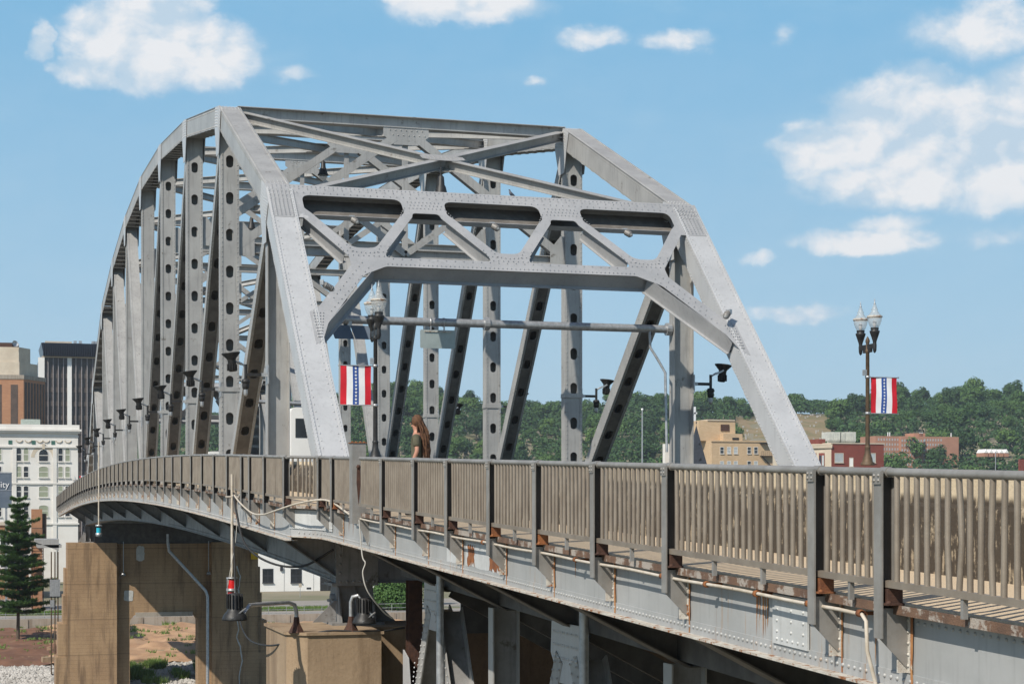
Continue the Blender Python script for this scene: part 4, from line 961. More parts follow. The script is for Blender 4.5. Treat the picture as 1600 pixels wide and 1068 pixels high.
# ---------------------------------------------------------------- pipes, cords, navigation lights
def tubes(name, label, cat, pts, r, m_, n=8, parts=()):
    P = [V(p) for p in pts]; P = [P[0]*2-P[1]]+P+[P[-1]*2-P[-2]]; out = []
    for i in range(1, len(P)-2):
        for k in range(6):
            u = k/6; a, b_, c_, d = P[i-1], P[i], P[i+1], P[i+2]
            out.append(.5*((2*b_)+(c_-a)*u+(2*a-5*b_+4*c_-d)*u*u+(3*b_-a-3*c_+d)*u**3))
    b = MB(); b.tube(out+[P[-2]] if len(pts) > 2 else pts, r, n); o = b.build(name, [m_]); tag(o, label, cat); return o
b = MB(); ys = [13.05+i*.5 for i in range(44)]
b.tube([(XF-.05, 13.05, -1.9+R(13)), (XF-.16, 13.05, -1.5+R(13)), (XF-.17, 13.05, -1.26+R(13)), (XF-.17, 13.12, -1.21+R(13))]+[(XF-.17, y, R(y)-1.205+.006*math.sin(y*2.1)) for y in ys[1:]], .017, 8)
cd = thing('conduit', 'cream painted conduit with rusty clips along the near side girder', 'conduit', (XF-.17, 13, R(13)-1.2)); b.build('pipe', [M['conduit']], cd)
for y in (13.15, 14.1, 15.2, 16.4, 17.6, 20.5, 24.7, 29.0):
    b = MB(); b.lathe([(.024, -.03), (.033, -.03), (.033, .03), (.024, .03)], (XF-.17, y, R(y)-1.205), 8, ax=(0, 1, 0)); b.bar((XF-.17, y, R(y)-1.205), (XF, y, R(y)-1.205), .02, .03, (0, 1, 0)); b.build('clip', [M['rust']], cd)
tubes('hose', 'cream hose sagging from the box post towards the hanging red light', 'hose', [(XF-.17, 34.5, R(34)-1.14), (6.85, 36.5, .05), (6.5, 37.7, .0), (6.2, 39, -.16), (6.2, 41, -.27), (6.22, 43, -.25), (6.2, 45, .0), (6.2, 46.5, .28)], .022, M['conduit'])
tubes('black_cable', 'thick black cable looping down past the girder to the pier top', 'cable', [(6.2, 46.2, .25), (6.15, 45.2, -.3), (6.2, 44, -1.05), (6.6, 42.6, -1.45), (7.2, 41.5, -1.5), (7.8, 40.8, -1.1)], .028, M['cable'])
tubes('black_cable', 'long thin black cable drooping below the red light onto the pier pedestal', 'cable', [(6.22, 46.9, .1), (6.2, 46.2, -1.0), (6.05, 44.5, -2.5), (6.0, 42.5, -3.2), (6.2, 40.5, -3.28), (6.6, 38.9, -3.05), (7.2, 38.4, -2.82), (8.2, 38.3, -2.86), (9.0, 38.6, -2.8)], .022, M['cable'])
tubes('cord', 'loose grey cord dangling from the near railing beside the box post', 'cord', [(6.85, 33.2, R(33)-1.2), (6.9, 33.15, -1.0), (6.95, 33.1, -1.15), (6.9, 33.1, -1.35), (7.0, 33.1, -1.7), (7.35, 33.3, -2.1), (7.6, 33.6, -2.25)], .014, M['rope'], 6)
tubes('pipe', 'thin horizontal pipe running low behind the left truss posts', 'pipe', [(8.7, Yn(2), 3.65), (11.6, Yn(2), 3.55)], .07, M['galv'])
nv = thing('navigation_light', 'red two-lens navigation light hanging on a cream pole below the bridge edge', 'navigation light', (6.17, 46.3, -2.6))
b = MB(); b.tube([(6.17, 46.3, .75), (6.17, 46.3, -1.95)], .035, 10); b.build('pole', [M['conduit']], nv)
for k in (0, 1):
    z = -2.25-.33*k; b = MB(); b.lathe([(.11, 0), (.115, .12), (.11, .24)], (6.17, 46.3, z), 16); b.build('red_lens', [M['redglass']], nv)
b = MB()
for z in (-2.6, -2.3, -2.27, -1.98): b.lathe([(.001, 0), (.15, 0), (.15, .03), (.001, .03)], (6.17, 46.3, z), 16)
for k in range(4):
    a = k*PI/2+.4; b.tube([(6.17+.14*math.cos(a), 46.3+.14*math.sin(a), -2.6), (6.17+.14*math.cos(a), 46.3+.14*math.sin(a), -1.95)], .014, 6)
b.build('cage', [M['galv']], nv)
b = MB(); b.tube([(6.17, 46.3, .2), (6.3, 46.1, .1), (6.35, 46.0, .25)], .03, 6); b.tube([(6.0, 46.3, .15), (6.34, 46.3, .15)], .03, 6); b.build('bracket', [M['rustpaint']], nv)
tubes('wire', 'slack grey wire beside the hanging red navigation light', 'wire', [(6.3, 46.2, .1), (6.26, 46.2, -.9), (6.14, 46.2, -1.6), (6.05, 46.25, -2.2)], .01, M['rope'], 5)
# small cyan light on its pole at the far pier
nc = thing('navigation_light', 'small cyan navigation light on a thin white pole over the far pier', 'navigation light', (gx(146, 107.5), 105, -1.0))
X_ = nc.location.x; Yc = 105.0; zc_ = X_*SY+Yc*CY
def zz(py, z): return (785-py)*z/F_PX
b = MB(); b.tube([(X_, Yc, zz(690, zc_)), (X_, Yc, zz(822, zc_))], .045, 8); b.build('pole', [M['conduit']], nc)
b = MB(); b.lathe([(.14, 0), (.14, .3)], (X_, Yc, zz(832, zc_)), 12); b.build('cyan_lens', [M['cyanglass']], nc)
b = MB(); b.lathe([(.001, 0), (.19, 0), (.19, .1), (.001, .1)], (X_, Yc, zz(822, zc_)), 12); b.lathe([(.001, -.25), (.17, -.2), (.19, 0), (.001, 0)], (X_, Yc, zz(832, zc_)), 12); b.build('cap', [M['galv']], nc)
# two dock-style lamps standing on the near pedestal
def pier_lamp(label, base, bend, head):
    t = thing('pier_lamp', label, 'flood light', base, 0, 'black finned flood lights on the near pier')
    B = V(base)
    b = MB(); b.lathe([(.2, 0), (.17, .03), (.08, .2), (.06, .34), (.05, .34)], B, 6, sm=False); b.build('base', [M['rustbrown']], t)
    b = MB(); b.tube([B+V(0, 0, .3)]+[V(p) for p in bend], .045, 10); b.build('arm', [M['galv']], t)
    H = V(head); b = MB(); b.lathe([(.001, .52), (.12, .52), (.14, .48), (.14, .2), (.17, .14), (.24, .06), (.27, -.02), (.27, -.05), (.24, -.05), (.12, .1), (.001, .12)], H, 20)
    for k in range(16):
        a = k*PI/8; b.bar(H+V(.155*math.cos(a), .155*math.sin(a), .2), H+V(.15*math.cos(a), .15*math.sin(a), .5), .012, .05, (-math.sin(a), math.cos(a), 0))
    b.build('finned_head', [M['black']], t)
    b = MB(); b.bar(V(bend[-1]), H+V(.18, -.12, .1), .03, .07, (0, 0, 1)); b.bar(H+V(.22, -.1, .2), H+V(-.1, -.24, .0), .02, .05, (0, 0, 1)); b.build('yoke', [M['galv']], t)
pier_lamp('finned black flood light held out left of the pier on a long bent pipe', (6.55, 38.55, -2.85), [(6.55, 38.55, -2.4), (6.5, 38.5, -2.24), (6.35, 38.4, -2.18), (5.5, 37.6, -2.17), (5.35, 37.4, -2.17)], (5.02, 37.25, -2.42))
pier_lamp('finned black flood light standing close to the bearing on the pier', (7.75, 38.45, -2.85), [(7.75, 38.45, -2.2), (7.78, 38.4, -2.08), (7.9, 38.35, -2.05)], (8.02, 38.3, -2.62))
b = bx((11.0, 0, 0), (11.4, .1, .5)); 
ys_ = thing('sign', 'small yellow sign beside the top of the far concrete pier', 'sign', (21.6, 148.3, -5)); bx((21.35, 148.3, -4.75), (21.95, 148.36, -3.75)).build('plate', [M['yellow']], ys_)

# ---------------------------------------------------------------- person and pigeon
def skin_body(name, pts, edges, rads, root, m_, parent=None, sub=2):
    me = bpy.data.meshes.new(name); me.from_pydata(pts, edges, []); me.update()
    o = bpy.data.objects.new(name, me); C.objects.link(o); me.materials.append(m_)
    md = o.modifiers.new('skin', 'SKIN'); md.use_smooth_shade = True
    if not me.skin_vertices: 
        bm = bmesh.new(); bm.from_mesh(me); bm.verts.layers.skin.verify(); bm.to_mesh(me); bm.free()
    for i, r_ in enumerate(rads):
        sv = me.skin_vertices[0].data[i]; sv.radius = r_ if isinstance(r_, tuple) else (r_, r_); sv.use_root = (i == root)
    sb = o.modifiers.new('sub', 'SUBSURF'); sb.levels = sub; sb.render_levels = sub
    if parent: o.parent = parent
    return o
pX, pY = 7.55, 31.35; pz = R(pY)-1.05
pe = thing('person', 'person with long brown dreadlocks in an olive t-shirt standing side-on behind the railing', 'person', (pX, pY, pz), math.radians(68))
H = 1.80
pts = [(0, 0, .95), (0, 0, 1.12), (0, .01, 1.3), (0, 0, 1.44), (0, .01, 1.53), (0, .03, 1.62), (0, .03, 1.70),      # 0-6 pelvis..head
       (-.17, 0, 1.43), (-.22, -.03, 1.16), (-.21, .07, .93), (-.21, .1, .85),                                       # 7-10 left arm
       (.17, 0, 1.43), (.22, -.03, 1.16), (.23, .03, .92), (.23, .06, .84),                                           # 11-14 right arm
       (-.1, .0, .9), (-.11, .1, .5), (-.11, .02, .09), (-.11, .17, .04), (.1, -.0, .9), (.1, -.06, .5), (.1, -.26, .12), (.1, -.14, .04)]
edges = [(0, 1), (1, 2), (2, 3), (3, 4), (4, 5), (5, 6), (3, 7), (7, 8), (8, 9), (9, 10), (3, 11), (11, 12), (12, 13), (13, 14), (0, 15), (15, 16), (16, 17), (17, 18), (0, 19), (19, 20), (20, 21), (21, 22)]
rads = [(.15, .1), (.14, .095), (.155, .1), (.12, .085), .055, .075, .085, .055, .042, .032, .025, .055, .042, .032, .025, .085, .055, .038, .035, .085, .055, .038, .035]
skin_body('body', pts, edges, rads, 0, M['skin'], pe)
for sg, wr in ((-1, V(-.21, .1, .85)), (1, V(.23, .06, .84))):      # five curled fingers on each hand
    for k, L in enumerate((.07, .08, .085, .075)):
        o = wr+V(.0, -.03+.02*k, -.03); skin_body('finger', [tuple(o), tuple(o+V(0, .006, -L*.5)), tuple(o+V(-sg*.015, .012, -L*.85))], [(0, 1), (1, 2)], [.01, .009, .008], 0, M['skin'], pe, 1)
    o = wr+V(0, .03, 0); skin_body('thumb', [tuple(o), tuple(o+V(-sg*.01, .03, -.03)), tuple(o+V(-sg*.015, .035, -.06))], [(0, 1), (1, 2)], [.012, .011, .009], 0, M['skin'], pe, 1)
skin_body('t_shirt', [(0, 0, .93), (0, 0, 1.12), (0, .01, 1.3), (0, 0, 1.43), (-.17, 0, 1.425), (-.215, -.02, 1.22), (.17, 0, 1.425), (.215, -.02, 1.22)], [(0, 1), (1, 2), (2, 3), (3, 4), (4, 5), (3, 6), (6, 7)], [(.185, .13), (.165, .12), (.18, .125), (.13, .1), .07, .075, .07, .075], 1, M['shirt'], pe)
skin_body('shorts', [(0, 0, .96), (-.1, .0, .86), (-.115, .08, .55), (.1, 0, .86), (.1, -.04, .55)], [(0, 1), (1, 2), (0, 3), (3, 4)], [(.17, .12), .105, .085, .105, .085], 0, M['short'], pe)
for sg, A in ((-1, (-.11, .1, .03)), (1, (.1, -.2, .05))): skin_body('shoe', [(A[0], A[1]-.1, A[2]+.02), (A[0], A[1]+.12, A[2])], [(0, 1)], [.05, .045], 0, M['black'], pe, 1)
b = MB(); b.lathe([(.001, .125), (.05, .115), (.09, .07), (.108, .0), (.1, -.06), (.07, -.1)], (0, .0, 1.71), 16)      # cap of hair on the skull
rh = random.Random(11)
for k in range(70):
    a = rh.uniform(-PI*.93, -PI*.07) if k < 56 else rh.uniform(0, 2*PI); r0 = rh.uniform(.06, .105); z = 1.74-rh.uniform(0, .09)
    p = V(r0*math.cos(a), r0*math.sin(a), z); L = rh.uniform(.45, .72) if k < 56 else rh.uniform(.25, .5); pts_ = [p]; out_ = rh.uniform(.6, 1.25)
    for q in range(1, 8):
        f_ = q/7; pts_.append(V(p.x*(1+.45*f_*out_)+rh.gauss(0, .006), min(p.y*(1+.5*f_)-.045*math.sin(min(1, f_*1.6)*PI/2)*2, .12)+rh.gauss(0, .006), z-L*f_))
    b.tube(pts_, [.013, .014, .014, .013, .012, .012, .010, .006], 6)
b.build('dreadlocks', [M['hair']], pe, loc=(0, 0, 0))
for nme, co, r_ in (('nose', (0, .125, 1.665), .014), ('eye', (-.033, .105, 1.695), .012), ('eye', (.033, .105, 1.695), .012), ('mouth', (0, .108, 1.625), .014)):
    b = MB(); b.lathe([(.001, -r_), (r_*.7, -r_*.7), (r_, 0), (r_*.7, r_*.7), (.001, r_)], co, 8); b.build(nme, [M['skin'] if nme != 'eye' else M['dark']], pe, loc=(0, 0, 0))
def merge_figure(root, names, main):      # one continuous body mesh out of the grown pieces
    dg = bpy.context.evaluated_depsgraph_get(); bpy.context.view_layer.update(); dg.update(); bm = bmesh.new(); mats = []; obs = [o for o in root.children if o.name.split('.')[0] in names]
    for o in obs:
        me = bpy.data.meshes.new_from_object(o.evaluated_get(dg)); mt = o.data.materials[0]
        if mt not in mats: mats.append(mt)
        n0 = len(bm.faces); me.transform(o.matrix_basis); bm.from_mesh(me); bm.faces.ensure_lookup_table()
        for f in bm.faces[n0:]: f.material_index = mats.index(mt); f.smooth = True
    for o in obs: bpy.data.objects.remove(o)
    me = bpy.data.meshes.new(main); bm.to_mesh(me); bm.free(); [me.materials.append(m_) for m_ in mats]
    o = bpy.data.objects.new(main, me); C.objects.link(o); o.parent = root
merge_figure(pe, ('body', 'finger', 'thumb', 'nose', 'eye', 'mouth'), 'body')
merge_figure(pe, ('shoe',), 'shoes')
pg = thing('pigeon', 'small grey pigeon perched on the top edge of the portal', 'bird', tuple(WP(15.55, -.22, -.1)), .6)
skin_body('body', [(.16, 0, .06), (.06, 0, .11), (-.05, 0, .15), (-.09, 0, .21), (-.1, 0, .255), (-.15, 0, .25)], [(0, 1), (1, 2), (2, 3), (3, 4), (4, 5)], [(.035, .012), .05, .055, .03, .028, .006], 1, mat('pigeon_grey', (.2, .21, .24), (.12, .12, .15), 12, .7), pg)
b = MB()
for s2 in (-1, 1): b.tube([(-.0, s2*.025, .11), (-.01, s2*.03, .0), (-.04, s2*.03, .0)], .006, 5)
b.build('leg', [M['red']], pg, loc=(0, 0, 0))

# ---------------------------------------------------------------- ground, river and banks
def sm(t): t = max(0, min(1, t)); return t*t*(3-2*t)
def lerp_tab(tab, x):
    if x <= tab[0][0]: return tab[0][1]
    for (a, p), (c_, q) in zip(tab, tab[1:]):
        if x <= c_: return p+(q-p)*(x-a)/(c_-a)
    return tab[-1][1]
BANK = [(-400, -7), (20, -8), (34, -11), (52, -17.6), (140, -17.6), (146, -16.6), (154, -15.3), (160, -14.75), (162, -14.6), (170, -14.3), (193, -13.55), (194, -13.5), (9000, -13.5)]
# skyline of the wooded hills: photo column -> height angle (px above the horizon) of the bare ground
SKY = [(-900, 60), (0, 90), (150, 96), (300, 108), (500, 128), (580, 150), (640, 158), (700, 146), (760, 132), (860, 122), (930, 132), (990, 148), (1060, 150), (1130, 140), (1180, 132), (1240, 142), (1300, 138), (1360, 144), (1420, 148), (1470, 142), (1520, 149), (1600, 147), (1750, 145), (2500, 110)]
ZR = 1040.0; 
def ground_h(X, Y):
    zd = X*SY+Y*CY; px = 800+F_PX*(X*CY-Y*SY)/max(zd, 1)
    h = lerp_tab(BANK, Y)
    if zd > 560:
        top = lerp_tab(SKY, px)*ZR/F_PX
        h += sm((zd-560)/(ZR-560))*(top+13.5)
        if zd > ZR: h -= min(40, (zd-ZR)*.05)
        h += noise.noise(V(X*.01, Y*.01, 0))*3*sm((zd-600)/150)
    return h
b = MB(); rows = [-300, -100, 0, 20, 34, 43, 52, 100, 140, 143, 146, 150, 154, 157, 160, 162, 166, 170, 175, 180, 187, 193, 194.2, 200, 220, 250, 300, 400, 500]+[540+25*i for i in range(26)]+[1300, 1600, 2100, 2700]
cols = [-1500, -1000]+[-700+25*i for i in range(70)]+[1200, 1500, 2200, 2900]
vs_ = []; nc_ = len(cols)
for y in rows:
    for x in cols: vs_.append((x, y, ground_h(x, y)+(noise.noise(V(x*.15, y*.15, 3))*.25 if 140 < y < 193 else 0)))
b.add(vs_, [(j*nc_+i, j*nc_+i+1, (j+1)*nc_+i+1, (j+1)*nc_+i) for j in range(len(rows)-1) for i in range(nc_-1)], 0, True)
tag(b.build('ground', [M['townground']]), kind='structure')
def drape(name, x0, x1, y0, y1, m_, dz, st=1.0, amp=.0, kind='structure'):
    b = MB(); nx = max(1, int((x1-x0)/st)); ny = max(1, int((y1-y0)/st)); vs_ = []
    for j in range(ny+1):
        for i in range(nx+1):
            x = x0+(x1-x0)*i/nx; y = y0+(y1-y0)*j/ny; vs_.append((x, y, ground_h(x, y)+dz+amp*noise.fractal(V(x*.35, y*.35, 0), 1, 2, 5)))
    b.add(vs_, [(j*(nx+1)+i, j*(nx+1)+i+1, (j+1)*(nx+1)+i+1, (j+1)*(nx+1)+i) for j in range(ny) for i in range(nx)], 0, True)
    return tag(b.build(name, [m_]), kind=kind)
b = MB(); b.add([(-1400, 30, -17.2), (2800, 30, -17.2), (2800, 145, -17.2), (-1400, 145, -17.2)], [(0, 1, 2, 3)]); tag(b.build('river', [M['water']]), kind='structure')
drape('gravel_bank', -14, 60, 141, 161.5, M['gravelbed'], .28, .8, .12)
drape('soil_slope', 5.5, 45, 161, 194, M['soil'], .3, .7, .5)
drape('mulch_slope', -30, 6.5, 161, 194, M['soil2'], .32, .8, .3)
b = MB(); b.box((-60, 194.3, -14.2), (70, 194.8, -12.35))
for i in range(33): b.box((-60+4*i, 194.22, -14.2), (-59.7+4*i, 194.3, -12.4))
tag(b.build('retaining_wall', [M['greycon']]), 'long low grey concrete retaining wall between the bank and the riverside path', 'wall')
b = MB(); b.box((-200, 194.8, -14), (330, 540, -12.42)); tag(b.build('terrace', [M['townground']]), kind='structure')
tag(bx((-60, 195.2, -12.42), (70, 201, -12.40)).build('path', [M['roadgrey']]), kind='structure')
tag(bx((-120, 206, -12.42), (160, 222, -12.395)).build('road', [M['roadgrey']]), kind='structure')
tag(bx((-30, 224, -12.42), (3.5, 243, -12.39)).build('parking_lot', [M['roadgrey']]), kind='structure')
ft = thing('path_fence', 'thin galvanised pipe fence along the top of the retaining wall', 'fence', (5, 195, -12.4))
for z in (-11.4, -11.85, -12.25):
    b = MB(); b.tube([(-40, 195, z), (60, 195, z)], .03, 6); b.build('fence_rail', [M['galv']], ft)
b = MB()
for i in range(51): b.tube([(-40+2*i, 195, -12.4), (-40+2*i, 195, -11.38)], .03, 6)
tag(b.build('fence_post', [M['galv']], ft), kind='stuff')
# riprap stones, grass tufts
rs = random.Random(4); b = MB()
ico = [(0, 0, 1), (.9, 0, .2), (.28, .85, .3), (-.72, .53, .1), (-.72, -.53, .25), (.28, -.85, .15), (0, 0, -.8)]; icf = [(0, 1, 2), (0, 2, 3), (0, 3, 4), (0, 4, 5), (0, 5, 1), (6, 2, 1), (6, 3, 2), (6, 4, 3), (6, 5, 4), (6, 1, 5)]
for k in range(15000):
    y = rs.uniform(142, 160.5); x = rs.uniform(-2, 26); s_ = rs.choice((.1, .13, .16, .22, .3)); z = ground_h(x, y)+.3
    a = rs.uniform(0, 6.28); ca, sa = math.cos(a), math.sin(a); q = [s_*rs.uniform(.7, 1.3) for _ in range(3)]
    b.add([(x+(p[0]*ca-p[1]*sa)*q[0], y+(p[0]*sa+p[1]*ca)*q[1], z+p[2]*q[2]*.7+rs.uniform(-.05, .05)) for p in ico], icf)
tag(b.build('riprap_stones', [M['stone']]), kind='stuff')
def tufts(name, n, x0, x1, y0, y1, h, seed, m_, dz=.35, thr=.0):
    r_ = random.Random(seed); b = MB()
    for k in range(n):
        x = r_.uniform(x0, x1); y = r_.uniform(y0, y1)
        if noise.noise(V(x*.45, y*.45, seed)) < thr: continue
        z = ground_h(x, y)+dz; hh = h*r_.uniform(.5, 1.4)
        for q in range(5):
            a = r_.uniform(0, 6.28); w = .05; dx, dy = math.cos(a), math.sin(a); px_, py_ = x+r_.uniform(-.15, .15), y+r_.uniform(-.15, .15)
            b.add([(px_-dy*w, py_+dx*w, z), (px_+dy*w, py_-dx*w, z), (px_+dx*hh*.5, py_+dy*hh*.5, z+hh)], [(0, 1, 2)])
    tag(b.build(name, [m_]), kind='stuff')
tufts('green_weeds', 4200, 11, 19.5, 151.5, 159.5, .55, 1, M['grass'], .4, .02)
tufts('slope_grass', 3600, 5, 30, 163, 193, .3, 2, M['grass'], .5, .24)
tufts('mulch_grass', 2600, -15, 6, 162, 193, .2, 5, M['grass'], .4, .3)
tufts('wall_grass', 6000, -30, 40, 202, 206, .3, 3, M['grass'], 1.1, -.5)
b = MB(); b.hexa([(x, y, z) for z in (-14.7, -13.9) for x, y in ((4.9, 164), (6.5, 164.2), (6.4, 165.2), (4.8, 165))]); tag(b.build('stone_block', [M['pier2']]), 'square brown stone block at the foot of the mulch bank by the pine', 'block')

# ---------------------------------------------------------------- trees
def clump_crown(mb, cx, cy, cz, rx, rz, n, leaf, r_, lobes=9, mi=0):
    L = []
    for k in range(lobes):
        a = r_.uniform(0, 6.28); e = r_.uniform(-.5, 1); q = r_.uniform(.35, .72)
        L.append((cx+rx*q*math.cos(a)*math.cos(e), cy+rx*q*math.sin(a)*math.cos(e), cz+rz*q*math.sin(e)*1.05, r_.uniform(.28, .5)))
    L.append((cx, cy, cz+.2*rz, .6))
    for k in range(n):
        lx, ly, lz, lr = r_.choice(L); a = r_.uniform(0, 6.28); u = r_.uniform(-1, 1); c_ = math.sqrt(1-u*u); d = V(c_*math.cos(a), c_*math.sin(a), u)
        rr_ = r_.uniform(.72, 1.05); p = V(lx+d.x*rx*lr*rr_, ly+d.y*rx*lr*rr_, lz+d.z*rz*lr*rr_)
        nn = (d+V(r_.gauss(0, .45), r_.gauss(0, .45), r_.gauss(0, .45)+.25)).normalized(); t = nn.cross(V(r_.gauss(0, 1), r_.gauss(0, 1), r_.gauss(0, 1))).normalized(); w = nn.cross(t); s_ = leaf*r_.uniform(.6, 1.3)
        mb.add([p-t*s_-w*s_*.3, p+w*s_*.75-t*s_*.2, p+t*s_, p-w*s_*.7+t*s_*.25], [(0, 1, 2, 3)], mi)
def limb_trunk(mb, h, r0, r_, n=5, top=.75):
    mb.tube([(0, 0, 0), (r_.uniform(-.02, .02)*h, 0, h*.3), (r_.uniform(-.04, .04)*h, r_.uniform(-.03, .03)*h, h*top)], [r0, r0*.7, r0*.25], 8)
    for k in range(n):
        a = k*2*PI/n+r_.uniform(-.4, .4); z = h*r_.uniform(.28, .5); mb.tube([(0, 0, z), (math.cos(a)*h*.12, math.sin(a)*h*.12, z+h*.12), (math.cos(a)*h*.26, math.sin(a)*h*.26, z+h*.26)], [r0*.45, r0*.3, r0*.1], 6)
tp = []
rt = random.Random(21)
for k in range(6):
    t = thing('hill_tree', 'broadleaf tree growing in the dense wood on the far hillside', 'tree', (0, 0, 0), 0, 'trees of the wooded hillside')
    b = MB(); limb_trunk(b, 11, .3, rt, 4); b.build('trunk', [M['trunk']], t)
    b = MB(); clump_crown(b, 0, 0, 7.2+rt.uniform(-.4, .8), 5.4+rt.uniform(-.5, .7), 4.6+rt.uniform(-.4, .9), 2300, .42, rt, 13); b.build('crown', [M[('leafA', 'leafC', 'leafB')[k % 3]]], t)
    tp.append(t)
for k in range(6): 
    pass
def put_tree(o, px, z, s_, dz=-1.6):
    X, Y = place(px, z); o.location = (X, Y, ground_h(X, Y)+dz); o.scale = (s_*rt.uniform(.9, 1.15), s_*rt.uniform(.9, 1.15), s_*rt.uniform(.85, 1.12)); o.rotation_euler = (0, 0, rt.uniform(0, 6.28))
cnt = 0; zrow = [1030, 990, 945, 900, 850, 800, 755, 715]
def is_clear(px, z):      # cemetery clearing on the hill behind the tan building
    return 1150 < px < 1300 and 800 < z < 935
for j, z0 in enumerate(zrow):
    px = 170+rt.uniform(0, 20) if z0 > 760 else 560
    while px < 1650:
        z = z0+rt.uniform(-20, 20); step = 26*1000/z*rt.uniform(.9, 1.25)
        if px < 540: step *= 1.8
        if cnt < 300-34 and not is_clear(px, z):
            o = tp[rt.choice((0, 1, 2, 2, 3, 4, 5, 5))] if cnt >= 6 else tp[cnt]
            if cnt >= 6: o = copy_tree(o)
            put_tree(o, px, z, rt.uniform(.62, 1.35)); cnt += 1
        px += step*1.15
for k in range(34):       # lower belt in front of the apartment block
    o = copy_tree(rt.choice(tp)); put_tree(o, rt.uniform(1375, 1625) if k > 8 else rt.uniform(860, 1000), rt.uniform(560, 660), rt.uniform(.6, .95), -.3 if k > 8 else -.5); cnt += 1
# the closed mass of the wood behind and between them
b = MB(); rm = random.Random(8)
for k in range(6500):
    px = rm.uniform(130, 1700); z = rm.uniform(680, 1060)
    if is_clear(px, z) or (px > 1340 and px < 1520 and z < 720): continue
    X, Y = place(px, z); h = ground_h(X, Y)+rm.uniform(1.5, 5.5); R0 = rm.uniform(2.2, 3.8)
    for q in range(26):
        a = rm.uniform(0, 6.28); u = rm.uniform(-.2, 1); c_ = math.sqrt(1-u*u); d = V(c_*math.cos(a), c_*math.sin(a), u); p = V(X, Y, h)+d*R0*rm.uniform(.8, 1.05)
        t_ = d.cross(V(rm.gauss(0, 1), rm.gauss(0, 1), rm.gauss(0, 1))).normalized(); w = d.cross(t_)+d*.3; s_ = rm.uniform(.5, .95)
        b.add([p-t_*s_, p+w*s_*.8, p+t_*s_, p-w*s_*.8], [(0, 1, 2, 3)], rm.choice((0, 0, 1)))
tag(b.build('woodland', [M['leafC'], M['leafA']]), kind='stuff')

def broad_tree(name, label, px, z, h, rx, seed, leaf, n, m_, dz=0, lob=11, cz=.62, rz=.42):
    r_ = random.Random(seed); X, Y = place(px, z); t = thing(name, label, 'tree', (X, Y, -12.42+dz))
    b = MB(); limb_trunk(b, h, .22*h/8, r_, 5); b.build('trunk', [M['trunk']], t, loc=(0, 0, 0))
    b = MB(); clump_crown(b, 0, 0, h*cz, rx, h*rz, n, leaf, r_, lob); b.build('crown', [m_], t, loc=(0, 0, 0))
    return t
broad_tree('leafy_tree', 'bright green leafy tree seen between the bearing and the rusty column', 611, 206, 5.0, 3.6, 5, .14, 14000, M['leafB'], -.3, 18, .42, .62)
broad_tree('leafy_tree', 'darker leafy tree partly hidden right of the rusty column', 655, 214, 4.6, 2.6, 6, .15, 6000, M['leafA'])
broad_tree('leafy_tree', 'small street tree beside the brick building behind the pine', 18, 262, 7.5, 2.6, 7, .16, 5000, M['leafA'], 2.2)
broad_tree('leafy_tree', 'tree on the riverside behind the low white building', 560, 300, 9, 4.2, 8, .22, 5000, M['leafC'])

# pine: whorls of branches with drooping needle tufts
def pine(px, z, h):
    r_ = random.Random(12); X, Y = place(px, z); t = thing('pine_tree', 'tall layered pine standing on the mulch bank in front of the brick building', 'tree', (X, Y, ground_h(X, Y)+.2))
    b = MB(); b.tube([(0, 0, 0), (.06, 0, h*.3), (-.03, 0, h*.65), (0, 0, h*.98)], [.19, .15, .09, .02], 10); tr = b
    nb = MB(); z_ = 2.9; lv = 0
    while z_ < h-.3:
        f_ = (z_-2.9)/(h-2.9); Lmax = (3.35*(1-f_)**.8+.25)*(.72 if f_ < .06 else 1)*(1+.22*math.sin(lv*1.9)); nbr = 7 if f_ < .7 else 5
        for k in range(nbr):
            a = k*2*PI/nbr+lv*.9+r_.uniform(-.25, .25); L = Lmax*r_.uniform(.55, 1.2); up = .05+.5*f_+r_.uniform(-.12, .12); zj = z_+r_.uniform(-.3, .3)*(1-f_)
            pts = [V(0, 0, zj), V(math.cos(a)*L*.5, math.sin(a)*L*.5, zj+L*(.02+up*.3)), V(math.cos(a)*L, math.sin(a)*L, zj+L*(.08+up*.5))]
            tr.tube(pts, [.045*(1-f_)+.012, .03*(1-f_)+.008, .006], 5)
            m = int(58*L)+20
            for q in range(m):
                s_ = r_.uniform(.18, 1.02); p = pts[0].lerp(pts[1], s_*2) if s_ < .5 else pts[1].lerp(pts[2], s_*2-1)
                wd = .4*L*(1-abs(s_-.6))*.8; p = p+V(-math.sin(a), math.cos(a), 0)*r_.uniform(-wd, wd)+V(0, 0, r_.uniform(-.1, .16))
                for e in range(11):
                    d = V(math.cos(a)+r_.gauss(0, .7), math.sin(a)+r_.gauss(0, .7), r_.gauss(.35, .45)).normalized(); w = d.cross(V(0, 0, 1)).normalized()*.034; l_ = r_.uniform(.2, .36)
                    nb.add([p-w, p+w, p+d*l_], [(0, 1, 2)])
        z_ += r_.uniform(.5, .72); lv += 1
    tr.build('trunk', [M['trunk']], t, loc=(0, 0, 0)); nb.build('needles', [M['needle']], t, loc=(0, 0, 0))
pine(28, 176, 14.6)

